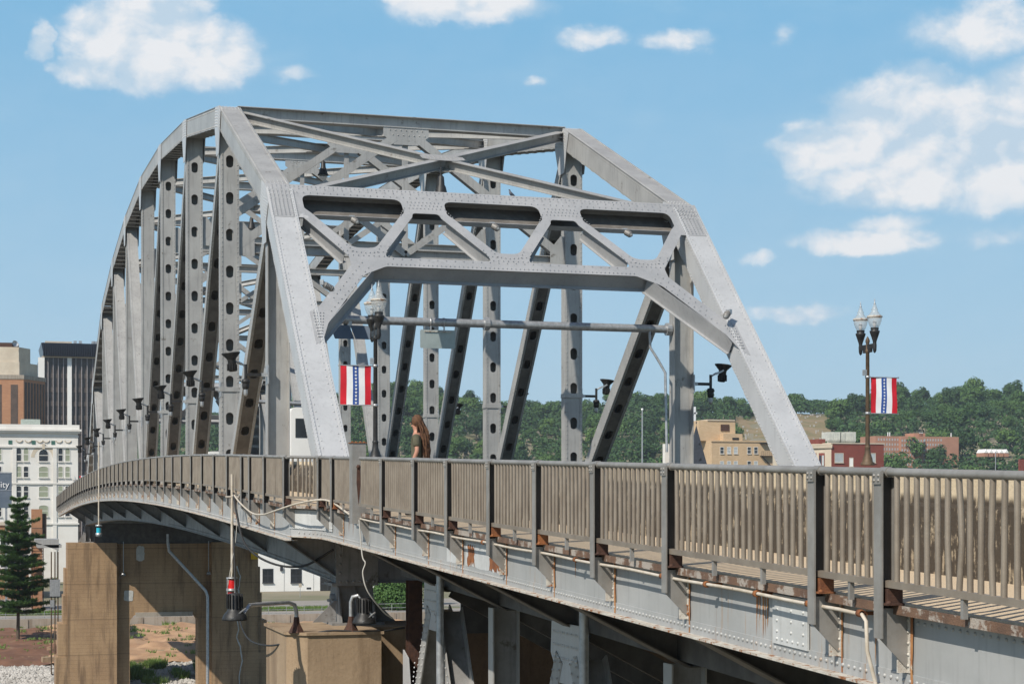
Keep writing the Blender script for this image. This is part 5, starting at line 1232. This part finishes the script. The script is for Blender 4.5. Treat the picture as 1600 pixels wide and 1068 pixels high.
# ---------------------------------------------------------------- buildings
def facade_windows(t, x0, y, rects, m_glass, frame=None, deep=.12, arched=False, sill=None, cross=True):
    """rects: (x, z, w, h) on a wall facing -Y at plane y; each window a part with its frame and pane"""
    for (x, z, w, h, *opt) in rects:
        arch = opt[0] if opt else False; pts = [(-w/2, 0), (w/2, 0)]
        if arch: pts += [(w/2, h-w/2*arch)]+[(w/2*math.cos(a*PI/8), h-w/2*arch+w/2*arch*math.sin(a*PI/8)) for a in range(1, 8)]+[(-w/2, h-w/2*arch)]
        else: pts += [(w/2, h), (-w/2, h)]
        b = MB(); fr = [((p[0]*(1+.16/w)), p[1]*(1+.1/h)-(.05 if p[1] == 0 else 0)) for p in pts]
        b.plate(fr, [pts], (x, y-.05, z), (1, 0, 0), (0, 0, 1), -.06); b.box((x-w/2-.12, y-.2, z-.16), (x+w/2+.12, y-.02, z-.04))
        if cross: b.box((x-w/2, y-.02, z+h*.48), (x+w/2, y+.03, z+h*.53)); b.box((x-.03, y-.02, z), (x+.03, y+.03, z+h*.95)) if cross == 2 else None
        wo = b.build('window', [frame or M['whitestone']], t)
        b = MB(); b.plate(pts, [], (x, y-.012, z), (1, 0, 0), (0, 0, 1), -.02); b.build('pane', [opt[1] if len(opt) > 1 else m_glass], wo)
# white terracotta building on the left
zc0 = 285.0
def PX(px, Y):      # world x of a photo column on the plane Y
    q = (px+22)*CY/F_PX; return q*CY*Y/(1-q*SY)
def PZ(py, px, Y): return (785-py)*(PX(px, Y)*SY+Y*CY)/F_PX
Y = 285; t = thing('terracotta_building', 'white terracotta building with arched windows and garland frieze at the left edge', 'building', (2, Y, -12.4))
xr = PX(122, Y); bx((-30, Y, -12.4), (xr, Y+40, 11.2)).build('wall', [M['whitestone']], t)
b = MB(); b.box((-30, Y-.7, 11.2), (xr+.5, Y+40, 11.5)); b.box((-30, Y-.45, 10.9), (xr+.3, Y, 11.2)); b.box((-30, Y-.3, 11.5), (xr+.2, Y+.4, 12.2)); b.build('cornice', [M['whitestone']], t)
b = MB()
for zz_ in (8.6, 2.9, -3.4): b.box((-30, Y-.22, zz_), (xr+.15, Y, zz_+.25))
b.box((-30, Y-.12, 10.3), (xr+.1, Y, 10.45)); b.build('string_course', [M['whitestone']], t)
b = MB()
for px in (22, 85): x = PX(px, Y); b.box((x-.25, Y-.15, -12.4), (x+.35, Y, 8.6))
b.build('pilaster', [M['whitestone']], t)
for px in (16, 52.5, 83): b = bx((PX(px, Y)-.28, Y-.06, 9.1), (PX(px, Y)+.28, Y-.0, 9.7)); b.build('green_tile', [M['slate'] if False else mat('green_tile', (.05, .14, .11))], t)
for px in (30, 44, 62, 72, 92, 106):
    x = PX(px, Y); b = MB(); b.tube([(x-.5, Y-.06, 9.75), (x-.3, Y-.1, 9.5), (x, Y-.1, 9.4), (x+.3, Y-.1, 9.5), (x+.5, Y-.06, 9.75)], .07, 5); b.build('garland', [M['beige']], t)
rects = []
for py, h, ar in ((720, 2.05, 1), (745, 1.65, .35), (776, 1.7, .35), (806, 1.7, .35)):
    z = PZ(py, 60, Y)
    for pa_ in (-1.5, 29.5, 40.6, 94.5, 105.6): rects.append((PX(pa_, Y), z, .66, h, ar, M['glass'] if rt.random() < .55 else M['blind']))
    rects.append((PX(68, Y), z, 1.35, h*(.88 if ar == 1 else 1), ar, M['glass'] if ar == 1 else M['blind']))
facade_windows(t, 0, Y, rects, M['glass'])
b = MB(); x = PX(68, Y); z = PZ(720, 60, Y)+.4; arcp = [(1.9*math.cos(a*PI/12), 1.9*math.sin(a*PI/12)+.2) for a in range(13)]; arci = [(1.35*math.cos(a*PI/12), 1.35*math.sin(a*PI/12)+.2) for a in range(12, -1, -1)]
b.plate(arcp+arci, [], (x, Y-.02, z), (1, 0, 0), (0, 0, 1), -.14); b.box((x-.2, Y-.25, z+1.5), (x+.2, Y-.05, z+2.3)); b.build('arch_surround', [M['beige']], t)
bx((PX(34, Y), Y+4, 12.2), (PX(64, Y), Y+9, 13.2)).build('roof_shed', [mat('pale_green_metal', (.4, .45, .4))], t)
# lettered sign board in front of it
Y = 205; t = thing('sign_board', 'tall blue-grey sign board with white lettering at the left edge', 'sign', (0, Y, -12.4))
x1 = PX(18.5, Y); bx((x1-7, Y, PZ(793, 9, Y)), (x1, Y+.4, PZ(739, 9, Y))).build('board', [M['signblue']], t)
b = MB(); 
for x in (x1-.6, x1-6): b.box((x-.12, Y+.05, -12.4), (x+.12, Y+.3, PZ(793, 9, Y)))
b.box((x1-7.05, Y-.03, PZ(739, 9, Y)), (x1+.05, Y+.45, PZ(739, 9, Y)+.12)); b.box((x1-7.05, Y-.03, PZ(766, 9, Y)), (x1+.0, Y+.0, PZ(766, 9, Y)+.06)); b.build('sign_frame', [M['galv']], t)
fc = bpy.data.curves.new('sign_lettering', 'FONT'); fc.body = 'City'; fc.size = .98; fc.extrude = .02; fc.align_x = 'RIGHT'
f0 = bpy.data.objects.new('tmp', fc); C.objects.link(f0); bpy.context.view_layer.update(); fm = bpy.data.meshes.new_from_object(f0.evaluated_get(bpy.context.evaluated_depsgraph_get())); bpy.data.objects.remove(f0); fo = bpy.data.objects.new('sign_lettering', fm); C.objects.link(fo); fo.parent = t; fo.location = (x1-.25, -.05, PZ(761, 9, Y)+12.4); fo.location.x = x1-.28; fo.rotation_euler = (PI/2, 0, 0); fm.materials.clear(); fm.materials.append(M['white'])
# dark glass tower with white fins
Y = 430; x0, x1 = PX(62, Y), PX(156, Y); t = thing('office_tower', 'dark office tower with thin white fins and an overhanging navy top storey', 'building', (x0, Y, -12.4))
zt = PZ(559, 100, Y); b = bx((x0, Y, -12.4), (x1, Y+22, zt)); b.build('wall', [mat('bronze_glass_bands', (.05, .042, .038), (.08, .068, .06), .35, .3, coord='World')], t)
b = MB()
for i in range(17):
    z = zt-1.5-i*3.3; b.box((x0, Y-.12, z), (x1, Y, z+1.15))
b.build('spandrel_bands', [mat('brown_spandrel', (.10, .085, .075), (.085, .07, .06), .5, .5)], t)
for i, px in enumerate([64.5, 75, 83, 91, 99, 108.5, 118.5, 127.5, 136, 145, 153]):
    w = .36 if i in (0, 5) else .075; w = w*2 if i == 0 else w*1.4 if i == 5 else w
    bx((PX(px, Y)-w, Y-.55, -12.4), (PX(px, Y)+w, Y-.1, zt)).build('fin', [M['whitewall'] if i in (0, 5) else mat('pink_white_fin', (.36, .33, .33))], t)
b = MB(); zt2 = PZ(537, 100, Y); xo0, xo1 = PX(64, Y), PX(153.5, Y)
b.hexa([(xo0+.6, Y-1.2, zt+.3), (xo1-.2, Y-1.2, zt+.3), (xo1-.2, Y+20, zt+.3), (xo0+.6, Y+20, zt+.3), (xo0, Y-2, zt2), (xo1+.6, Y-2, zt2), (xo1+.6, Y+20, zt2), (xo0, Y+20, zt2)]); b.build('top_storey', [mat('navy_glass', (.012, .018, .035), (.02, .03, .05), .5, .3)], t)
b = MB()
for i in range(24): x = xo0+.5+(xo1-xo0-.6)*i/24; b.box((x-.07, Y-2.1, zt+.3), (x+.07, Y-1.1, zt2+.05))
b.build('mullion', [mat('navy_frame', (.02, .03, .05))], t)
bx((x0+.5, Y-.6, zt), (x1-.3, Y+20, zt+.3)).build('parapet', [M['beige']], t)
bx((PX(71, Y), Y+2, zt2), (PX(113, Y), Y+12, zt2+.75)).build('penthouse', [M['beige']], t)
for px in (118, 126, 146, 150): bx((PX(px, Y)-.35, Y+1, zt2), (PX(px, Y)+.35, Y+2, zt2+.9)).build('roof_vent', [M['galv']], t)
# brick tower at the left edge, turned
t = thing('brick_tower', 'tan brick tower with dark vertical window strips and stepped cream top at the left edge', 'building', (PX(37, 395), 395, -12.4), 0)
xc = t.location.x; Y = 395; b = MB()
# corner at px 37: left face towards the camera, right face turned away
A = V(xc, Y, 0); dl = V(-1, .16, 0).normalized(); dr = V(.5, .87, 0).normalized()
def quadbox(o, d1, d2, l1, l2, z0, z1, name, m_, off=0):
    b = MB(); o = V(o)-(d1+d2)*off; p = [o, o+d1*(l1+2*off), o+d1*(l1+2*off)+d2*(l2+2*off), o+d2*(l2+2*off)]; b.hexa([(q.x, q.y, z0) for q in p]+[(q.x, q.y, z1) for q in p]); return b.build(name, [m_], t)
zt = PZ(592, 37, Y); quadbox(A, dl, dr, 22, 9.5, -12.4, zt, 'wall', M['orangebrick'])
quadbox(A, dl, dr, 22, 9.5, zt, zt+.9, 'cornice', M['greycon'], .15); quadbox(A+dl*1.3+dr*.8, dl, dr, 20, 8, zt+.9, PZ(565, 37, Y), 'upper_storey', M['beige'])
quadbox(A+dl*1.6+dr*1.2, dl, dr, 6.5, 5, PZ(565, 37, Y), PZ(541, 20, Y), 'lift_house', M['beige']); quadbox(A+dl*3.2+dr*1.5, dl, dr, 4, 3, PZ(541, 20, Y), PZ(534, 20, Y), 'cooling_unit', M['rustbrown'])
for i in range(5): quadbox(A+dl*(1.2+3.4*i)-dr*.05, dl, dr, 1.5, .1, -12.4, zt-1.2, 'window_strip', M['brownfin'])
for i in range(7): quadbox(A+dr*(.5+1.3*i)-dl*.08, dr, dl, .75, .1, -12.4, zt-.6, 'window_strip', M['brownfin'])
b = MB(); q = A+dl*2.6+dr*1.3; b.lathe([(.001, 0), (.45, .12), (.75, .4)], (q.x, q.y-1, PZ(541, 20, Y)+.5), 14, ax=(.5, -.8, .3)); b.tube([(q.x, q.y-1, PZ(541, 20, Y)), (q.x, q.y-1, PZ(541, 20, Y)+.6)], .08, 6); b.build('dish', [M['galv']], t)
# orange brick block with outside stair behind the pine
Y = 236; t = thing('brick_building', 'orange brick building with cream bands behind the pine', 'building', (0, Y, -12.4))
bx((-20, Y, -12.4), (PX(45, Y), Y+14, PZ(820, 20, Y))).build('wall', [M['orangebrick']], t); bx((-20, Y-.2, PZ(820, 20, Y)), (PX(45, Y)+.2, Y+14, PZ(820, 20, Y)+.35)).build('coping', [M['beige']], t)
b = MB()
for z in (-9.2, -6.4): b.box((-20, Y-.1, z), (PX(45, Y)+.05, Y, z+.3))
b.build('stone_band', [M['beige']], t)
facade_windows(t, 0, Y, [(PX(p_, Y), z, 1.1, 1.6) for p_ in (-8, 8, 24, 38) for z in (-8.3, -5.4)], M['glass'])
t = thing('stair_tower', 'orange brick stair tower with landing beside the far pier', 'building', (PX(62, 214), 214, -12.4)); Y = 214
xa, xb = PX(49, Y), PX(66, Y); bx((xb-1.2, Y, -12.4), (xb, Y+2.5, PZ(795, 60, Y))).build('brick_shaft', [M['orangebrick']], t); bx((xb, Y+.3, PZ(850, 60, Y)), (xb+.5, Y+2, PZ(802, 60, Y))).build('dark_slot', [M['brownfin']], t)
zl_ = PZ(842, 60, Y); bx((xa, Y-1.6, zl_-.25), (xb+.4, Y, zl_)).build('landing', [M['beige']], t)
b = MB()
for i in range(10): x = xa+i*(xb-xa)/9; b.tube([(x, Y-1.55, zl_), (x, Y-1.55, zl_+1.35)], .02, 5)
b.tube([(xa, Y-1.55, zl_+1.35), (xb, Y-1.55, zl_+1.35)], .035, 6); b.build('landing_rail', [M['black']], t)
b = MB()
for i in range(11): b.box((xa+.2, Y-1.5+.12*i, zl_-.7-i*.34), (xb+.1, Y-1.25+.12*i, zl_-.62-i*.34))
b.box((xb, Y-1.4, -12.4), (xb+.12, Y-1.2, zl_)); b.box((xa, Y-1.4, -12.4), (xa+.12, Y-1.2, zl_)); b.build('stair_flight', [M['rustbrown']], t)
# utility cabinet and conduits on the left of the far pier
t = thing('utility_cabinet', 'grey electrical cabinet on brown legs left of the far pier', 'cabinet', (PX(88, 156), 156, -14.6)); Y = 156
x = PX(86, Y); bx((x-.42, Y, PZ(931, 86, Y)), (x+.42, Y+.4, PZ(905, 86, Y))).build('box', [M['galv']], t); bx((x-.4, Y, PZ(948, 86, Y)), (x-.05, Y+.3, PZ(937, 86, Y))).build('small_box', [M['galv']], t)
for dx in (-.3, 0, .25): 
    b = MB(); b.tube([(x+dx, Y+.2, -14.9), (x+dx, Y+.2, -4.2)], .06, 6); b.build('conduit', [M['pole_rust']], t)
# far end of the bridge: lower ramp with its own rail
b = MB(); b.box((PX(58, 178), 176, PZ(845, 75, 178)-.6), (PX(95, 178), 182, PZ(845, 75, 178)-.3)); b.hexa([(PX(55, 176), 176, PZ(846, 60, 176)), (PX(92, 176), 176, PZ(860, 92, 176)), (PX(92, 176), 180, PZ(860, 92, 176)), (PX(55, 176), 180, PZ(846, 60, 176)), (PX(55, 176), 176, PZ(842, 60, 176)), (PX(92, 176), 176, PZ(842, 60, 176)), (PX(92, 176), 180, PZ(842, 60, 176)), (PX(55, 176), 180, PZ(842, 60, 176))])
tag(b.build('ramp_girder', [M['steel']]), 'grey wedge shaped ramp girder joining the far end of the bridge beside the stair tower', 'girder')
# long white building by the river road
Y = 246; t = thing('white_building', 'low long white rendered building with dark windows across the river road', 'building', (20, Y, -12.4))
xa, xb = PX(300, Y), PX(585, Y); bx((xa, Y, -12.4), (xb, Y+20, -3.6)).build('wall', [M['whitewall']], t); bx((xa-.1, Y-.1, -3.6), (xb+.1, Y+20, -3.35)).build('coping', [M['roofgrey']], t)
for px0, px1, py0, py1 in ((411, 426, 909, 889), (455, 470.5, 909, 889), (501, 523, 925, 898), (545, 560, 909, 889)):
    xw0, xw1 = PX(px0, Y), PX(px1, Y); z0, z1 = PZ(py0, px0, Y), PZ(py1, px0, Y); w = xw1-xw0
    facade_windows(t, 0, Y, [((xw0+xw1)/2, z0, w, z1-z0)], M['glass'], M['slate'], cross=2)
for px in (439.5, 486.5):
    b = MB(); b.box((PX(px, Y)-.18, Y-.25, PZ(891, px, Y)), (PX(px, Y)+.18, Y, PZ(885, px, Y))); b.build('wall_lamp', [M['slate']], t)
for px in (490, 444): bx((PX(px, Y)-.02, Y-.03, -12.4), (PX(px, Y)+.02, Y+.01, -3.6)).build('wall_joint', [M['roofgrey']], t)
bx((PX(479, Y), Y-.03, PZ(920, 480, Y)), (PX(486, Y), Y, PZ(917, 480, Y))).build('name_plate', [M['slate']], t)
X_, Y_ = place(469, 232); sp = thing('street_sign', 'thin post sign in front of the low white building', 'sign', (X_, Y_, -12.4)); b = MB(); b.tube([(X_, Y_, -12.4), (X_, Y_, -10.6)], .04, 6); b.build('post', [M['galv']], sp); bx((X_-.2, Y_-.05, -11.1), (X_+.2, Y_-.02, -10.6)).build('plate', [M['beige']], sp)
# right side of the river
Y = 380; t = thing('tan_building', 'tan brick building with penthouse and fire escape right of the right hanger', 'building', (PX(1150, Y), Y, -12.4))
x0, x1, x2 = PX(1095, Y+6), PX(1112, Y), PX(1260, Y); z1 = PZ(688, 1150, Y)
b = MB(); b.hexa([(x1, Y, -12.4), (x2, Y, -12.4), (x2, Y+26, -12.4), (x0, Y+7, -12.4), (x1, Y, z1), (x2, Y, z1), (x2, Y+26, z1), (x0, Y+7, z1)]); b.build('wall', [M['tanbrick']], t)
b = MB(); b.box((x1-.1, Y-.2, z1-.3), (x2, Y+.4, z1)); b.build('parapet', [M['tanbrick']], t)
bx((PX(1100, Y), Y+3, z1), (PX(1157, Y), Y+14, PZ(656, 1120, Y))).build('penthouse', [M['tanbrick']], t); bx((PX(1113, Y), Y+2.8, PZ(656, 1120, Y)), (PX(1156, Y), Y+14, PZ(654, 1120, Y))).build('penthouse_coping', [M['beige']], t)
bx((PX(1133, Y), Y+1, z1), (PX(1163, Y), Y+3, PZ(677, 1140, Y))).build('roof_hut', [M['tanbrick']], t); bx((PX(1147, Y), Y+.9, z1+.2), (PX(1157, Y), Y+1, PZ(683, 1140, Y))).build('dark_opening', [M['dark']], t)
bx((PX(1134, Y), Y+2.8, PZ(672, 1140, Y)), (PX(1147, Y), Y+3.3, PZ(662, 1140, Y))).build('rusty_vent', [M['rustbrown']], t)
rc = []
for py in (708, 730, 752):
    for px in (1128, 1139, 1149.5, 1170.5, 1181): rc.append((PX(px, Y), PZ(py, px, Y), .85, 1.45, 0, M['paleglass'] if rt.random() < .7 else M['glass']))
facade_windows(t, 0, Y, rc, M['glass'])
fe = MB()
for k in range(3):
    z = PZ(712, 1195, Y)-3.3*k; xA, xB = PX(1187, Y), PX(1209, Y)
    fe.box((xA, Y-1.1, z), (xB, Y-.05, z+.07)); fe.tube([(xA, Y-1.1, z+1), (xB, Y-1.1, z+1)], .04, 5); fe.tube([(xA, Y-1.1, z+.5), (xB, Y-1.1, z+.5)], .03, 5)
    for i in range(8): x = xA+(xB-xA)*i/7; fe.tube([(x, Y-1.1, z), (x, Y-1.1, z+1)], .025, 4)
    fe.bar((xA+.3, Y-.6, z), (xB-.2, Y-.6, z-3.2), .5, .12, (0, 1, 0))
fe.box((PX(1187, Y), Y-1.0, PZ(693, 1190, Y)), (PX(1201, Y), Y, PZ(693, 1190, Y)+.2)); fe.build('fire_escape', [M['black']], t)
# steeple, cream sign tower, light mast
X_, Y_ = place(1088, 345); t = thing('church_steeple', 'dark slate pointed steeple with tiny dormers in front of the tan building', 'steeple', (X_, Y_, -12.4)); zt = (785-664)*345/F_PX
b = MB(); w = 1.85; zb_ = (785-735)*345/F_PX; ringp = [(X_+w*sx, Y_+w*sy, zb_) for sx, sy in ((-1, -1), (1, -1), (1, 1), (-1, 1))]; b.add(ringp+[(X_, Y_, zt)], [(0, 1, 4), (1, 2, 4), (2, 3, 4), (3, 0, 4)]); b.build('spire', [M['slate']], t)
bx((X_-1.8, Y_-1.8, -12.4), (X_+1.8, Y_+1.8, zb_)).build('tower', [M['greycon']], t)
for k, (z, w_) in enumerate(((zb_+2.0, .3), (zb_+5.0, .22))):
    b = MB(); yy = Y_-w*(1-(z-zb_)/(zt-zb_))-.08; b.plate([(-w_, 0), (w_, 0), (0, w_*2)], [], (X_+.3, yy, z), (1, 0, 0), (0, 0, 1), -.2); b.build('dormer', [M['dark']], t)
b = MB(); b.lathe([(.03, 0), (.03, .4), (.14, .55), (.12, .7), (.02, .8), (.02, 1.5), (.001, 1.6)], (X_, Y_, zt-.1), 8); b.build('finial', [M['slate']], t)
X_, Y_ = place(1043, 420); t = thing('sign_tower', 'small cream tower with faint lettering strip behind the right hanger', 'tower', (X_, Y_, -12.4)); z1 = (785-693)*420/F_PX
bx((X_-.65, Y_, -12.4), (X_+.65, Y_+1.5, z1)).build('shaft', [M['whitestone']], t)
X_, Y_ = place(1003.5, 330); t = thing('light_mast', 'slender pale light mast rising in front of the wooded hill', 'mast', (X_, Y_, -12.4)); z1 = (785-640)*330/F_PX
b = MB(); b.tube([(X_, Y_, -12.4), (X_, Y_, z1)], [.2, .11], 10); b.build('pole', [M['galv']], t); b = MB(); b.lathe([(.001, .3), (.2, .25), (.22, 0), (.14, -.1)], (X_, Y_, z1), 10); b.build('lamp_head', [M['white']], t)
# red brick shop with rooftop units
Y = 330; t = thing('brick_shop', 'dark red brick building with white windows, cream corner front and rooftop air units', 'building', (PX(1320, Y), Y, -12.4))
x0, x1, x2 = PX(1262, Y+3), PX(1299, Y), PX(1381, Y); z1 = PZ(693, 1320, Y)
bx((x1, Y, -12.4), (x2, Y+22, z1)).build('wall', [M['redbrick']], t); b = MB(); b.box((x1-.1, Y-.15, z1), (x2+.1, Y+22, z1+.22)); b.build('coping', [M['beige']], t)
b = MB(); b.hexa([(x0, Y+4, -12.4), (x1, Y+.02, -12.4), (x1, Y+20, -12.4), (x0, Y+20, -12.4), (x0, Y+4, z1), (x1, Y+.02, z1), (x1, Y+20, z1), (x0, Y+20, z1)]); b.build('cream_front', [M['beige']], t)
b = MB(); b.hexa([(x0-.3, Y+3.6, z1-.9), (x1, Y-.35, z1-.9), (x1, Y+1, z1-.9), (x0, Y+5, z1-.9), (x0-.4, Y+3.4, z1-.1), (x1, Y-.5, z1-.1), (x1, Y+1, z1-.1), (x0, Y+5, z1-.1)]); b.build('cornice', [M['beige']], t)
for q in (.2, .52):
    xa = x0+(x1-x0)*q; ya = Y+4-4*q; z0 = PZ(722, 1270, Y)
    b = MB(); wv = V(x1-x0, -4, 0).normalized(); pn = wv.cross(V(0, 0, 1))
    b.plate([(0, -2), (1.25, -2), (1.25, 2.0), (0, 2.0)], [], V(xa, ya, z0)+pn*.06, wv, (0, 0, 1), .03); b.build('window', [M['redbrick']], t)
    for k in (0, 1):
        b = MB(); b.plate([(.12+.57*k, -1.8), (.55+.57*k, -1.8), (.55+.57*k, 1.5), (.12+.57*k, 1.5)], [], V(xa, ya, z0)+pn*.12, wv, (0, 0, 1), .02); b.build('window_pane', [M['paleglass'] if k else M['glass']], t)
facade_windows(t, 0, Y, [(PX(1311, Y), PZ(722, 1311, Y), 1.9, 1.85, 0, M['paleglass']), (PX(1330, Y), PZ(728, 1330, Y), .8, 1.7, 0, M['whitewall']), (PX(1364.5, Y), PZ(722, 1364, Y), .95, 1.85, 0, M['paleglass'])], M['paleglass'], M['beige'], cross=0)
zt_ = PZ(692, 1320, Y)+.22
for k, (pa_, pb_, h) in enumerate(((1294, 1315, 1.9), (1313, 1322, 1.8), (1322, 1338, 1.95))):
    b = MB(); xa, xb = PX(pa_, Y+5), PX(pb_, Y+5)-.1; b.box((xa, Y+5, zt_+.4), (xb, Y+8, zt_+.4+h))
    for i in range(5): b.box((xa+.15+(xb-xa-.3)*i/5, Y+4.93, zt_+.6), (xa+.05+(xb-xa-.3)*(i+1)/5, Y+5, zt_+.2+h))
    b.box((xa, Y+5.3, zt_), (xb, Y+5.5, zt_+.4)); b.build('air_unit', [mat('pale_unit', (.55, .56, .5), (.45, .46, .42), 1, .6)], t)
bx((PX(1282, Y+3), Y+4, z1), (PX(1293, Y+3), Y+8, z1+1.1)).build('roof_hut', [M['redbrick']], t)
# apartment block in the trees
Y = 690; t = thing('apartment_block', 'long salmon brick apartment block with rows of small windows among the hillside trees', 'building', (PX(1430, Y), Y, -12))
x0, xm, x2 = PX(1368, Y), PX(1432, Y), PX(1498, Y); z1 = PZ(681, 1400, Y); zb_ = PZ(735, 1400, Y)
b = MB(); b.box((x0, Y, zb_-8), (x2, Y+14, z1)); b.box((PX(1405, Y), Y-1.5, zb_-8), (PX(1440, Y), Y, z1-.3)); b.build('wall', [M['pinkbrick']], t); bx((xm, Y+2, z1), (xm+5.4, Y+10, PZ(676, 1430, Y))).build('lift_house', [M['pinkbrick']], t)
rc = []
for j in range(9):
    for i in range(24): rc.append((x0+1.5+i*1.33, z1-2.0-j*2.1, .55, 1.0))
rest = MB(); nw = 0
for (x, z, w_, h) in rc:
    q = PX(1405, Y)-.4 < x < PX(1440, Y)+.4; lo, hi = ((x-w_/2, Y-1.56, z-.4), (x+w_/2, Y-1.5, z+h-.4)) if q else ((x-w_/2, Y-.06, z), (x+w_/2, Y, z+h))
    if nw < 96: nw += 1; bx(lo, hi).build('window', [M['paleglass']], t)
    else: rest.box(lo, hi)
tag(rest.build('window_rows', [M['paleglass']], t), kind='stuff')
for px in (1391, 1394, 1441, 1443, 1445, 1490): bx((PX(px, Y)-.15, Y+2, z1), (PX(px, Y)+.15, Y+2.3, z1+1.8)).build('antenna', [M['white']], t)
Y = 640; t = thing('terraced_houses', 'short row of white gabled pinkish houses low among the trees at right', 'houses', (PX(1558, Y), Y, -10))
for k in range(5):
    x = PX(1541+8*k, Y); z = PZ(707, 1558, Y); b = MB(); b.box((x-.9, Y, z-1.6), (x+.9, Y+6, z)); b.build('wall', [M['pinkbrick']], t)
    b = MB(); b.plate([(-.95, 0), (.95, 0), (0, 1.5)], [], (x, Y-.1, z), (1, 0, 0), (0, 0, 1), -6.2); b.build('roof', [M['whitewall']], t)
Y = 420; tag(bx((PX(1593, Y), Y, -12), (PX(1640, Y), Y+.6, PZ(717, 1595, Y))).build('red_brick_corner', [M['redbrick']]), 'sliver of a red brick wall at the right edge above the railing', 'building')
X_, Y_ = place(1555.5, 450); t = thing('light_mast', 'thin pole standing before the trees near the right edge', 'mast', (X_, Y_, -12.4)); b = MB(); b.tube([(X_, Y_, -12.4), (X_, Y_, 13)], .1, 6); b.build('pole', [M['galv']], t)
# cemetery clearing, cross and headstones on the hill
X_, Y_ = place(1086, 830); zg = (785-655)*830/F_PX; t = thing('monument', 'small white cross monument on the hill above the steeple', 'monument', (X_, Y_, zg-10)); b = MB(); b.box((X_-.45, Y_, zg-10), (X_+.45, Y_+.6, zg+6)); b.box((X_-1.1, Y_, zg+2.6), (X_+1.1, Y_+.6, zg+3.4)); b.build('cross', [M['white']], t)
b = MB(); rc_ = random.Random(9); 
for k in range(14): pass
vs_ = []; n_ = 12
for j in range(n_+1):
    for i in range(n_+1):
        X_, Y_ = place(1150+150*i/n_, 790+150*j/n_); vs_.append((X_, Y_, ground_h(X_, Y_)+.8))
b.add(vs_, [(j*(n_+1)+i, j*(n_+1)+i+1, (j+1)*(n_+1)+i+1, (j+1)*(n_+1)+i) for j in range(n_) for i in range(n_)], 0, True); tag(b.build('hill_clearing', [mat('dry_grass_slope', (.26, .19, .11), (.17, .15, .07), .12, .95, coord='World')]), kind='structure')
b = MB()
for k in range(120):
    X_, Y_ = place(rc_.uniform(1158, 1290), rc_.uniform(800, 935)); z = ground_h(X_, Y_)+.8; w_ = rc_.uniform(.2, .5); b.box((X_-w_, Y_, z), (X_+w_, Y_+.3, z+rc_.uniform(.5, 1.2)))
tag(b.build('headstones', [M['stone']]), kind='stuff')
# vehicles on the deck, seen between the truss posts
def truck(label, X, Y, z, L, w, h, kind):
    t = thing('box_truck', label, 'truck', (X, Y, z))
    b = MB(); prof = rounded([(0, .55), (w, .55), (w, h), (0, h)], [.05, .05, .25, .25]); b.plate(prof, [], (X, Y, z), (1, 0, 0), (0, 0, 1), -L); b.build('body', [M['whitewall']], t)
    b = MB(); b.box((X+.2, Y-.02, z+h*.62), (X+w-.2, Y, z+h*.86)); b.box((X-.015, Y+.5, z+h*.62), (X, Y+1.6, z+h*.85)); b.build('window', [M['glass']], t)
    for dx in (.15, w-.15):
        for dy in (.9, L-1): 
            b = MB(); b.lathe([(.001, -.12), (.42, -.12), (.45, -.08), (.45, .08), (.42, .12), (.001, .12)], (X+dx, Y+dy, z+.45), 16, ax=(1, 0, 0)); b.build('wheel', [M['black']], t)
    for s_ in (.15, w-.3): b = MB(); b.box((X+s_, Y-.03, z+.8), (X+s_+.15, Y-.005, z+1.0)); b.build('tail_light', [M['redglass']], t)
X_, Y_ = place(325, 112); truck('white van body glimpsed between the left truss posts', X_, Y_, R(Y_)-1.2, 6, 2.2, 2.55, 0)
X_, Y_ = place(455, 84); truck('tall white box truck seen behind the left end post', X_, Y_, R(Y_)-1.2, 7, 2.3, 3.8, 1)
# thin summer air between the bridge and the hills
if HAZE > 0:
    hb = bx((-1600, -320, -32), (3000, 2800, 120)); hm = bpy.data.materials.new('summer_haze'); hm.use_nodes = True; t = NT(hm.node_tree)
    out = t.n('ShaderNodeOutputMaterial'); pv = t.n('ShaderNodeVolumePrincipled'); pv.inputs['Color'].default_value = (.8, .88, 1, 1); pv.inputs['Density'].default_value = HAZE; pv.inputs['Anisotropy'].default_value = .2
    t.l(pv.outputs[0], out.inputs['Volume']); ho = hb.build('haze', [hm]); tag(ho, kind='stuff')
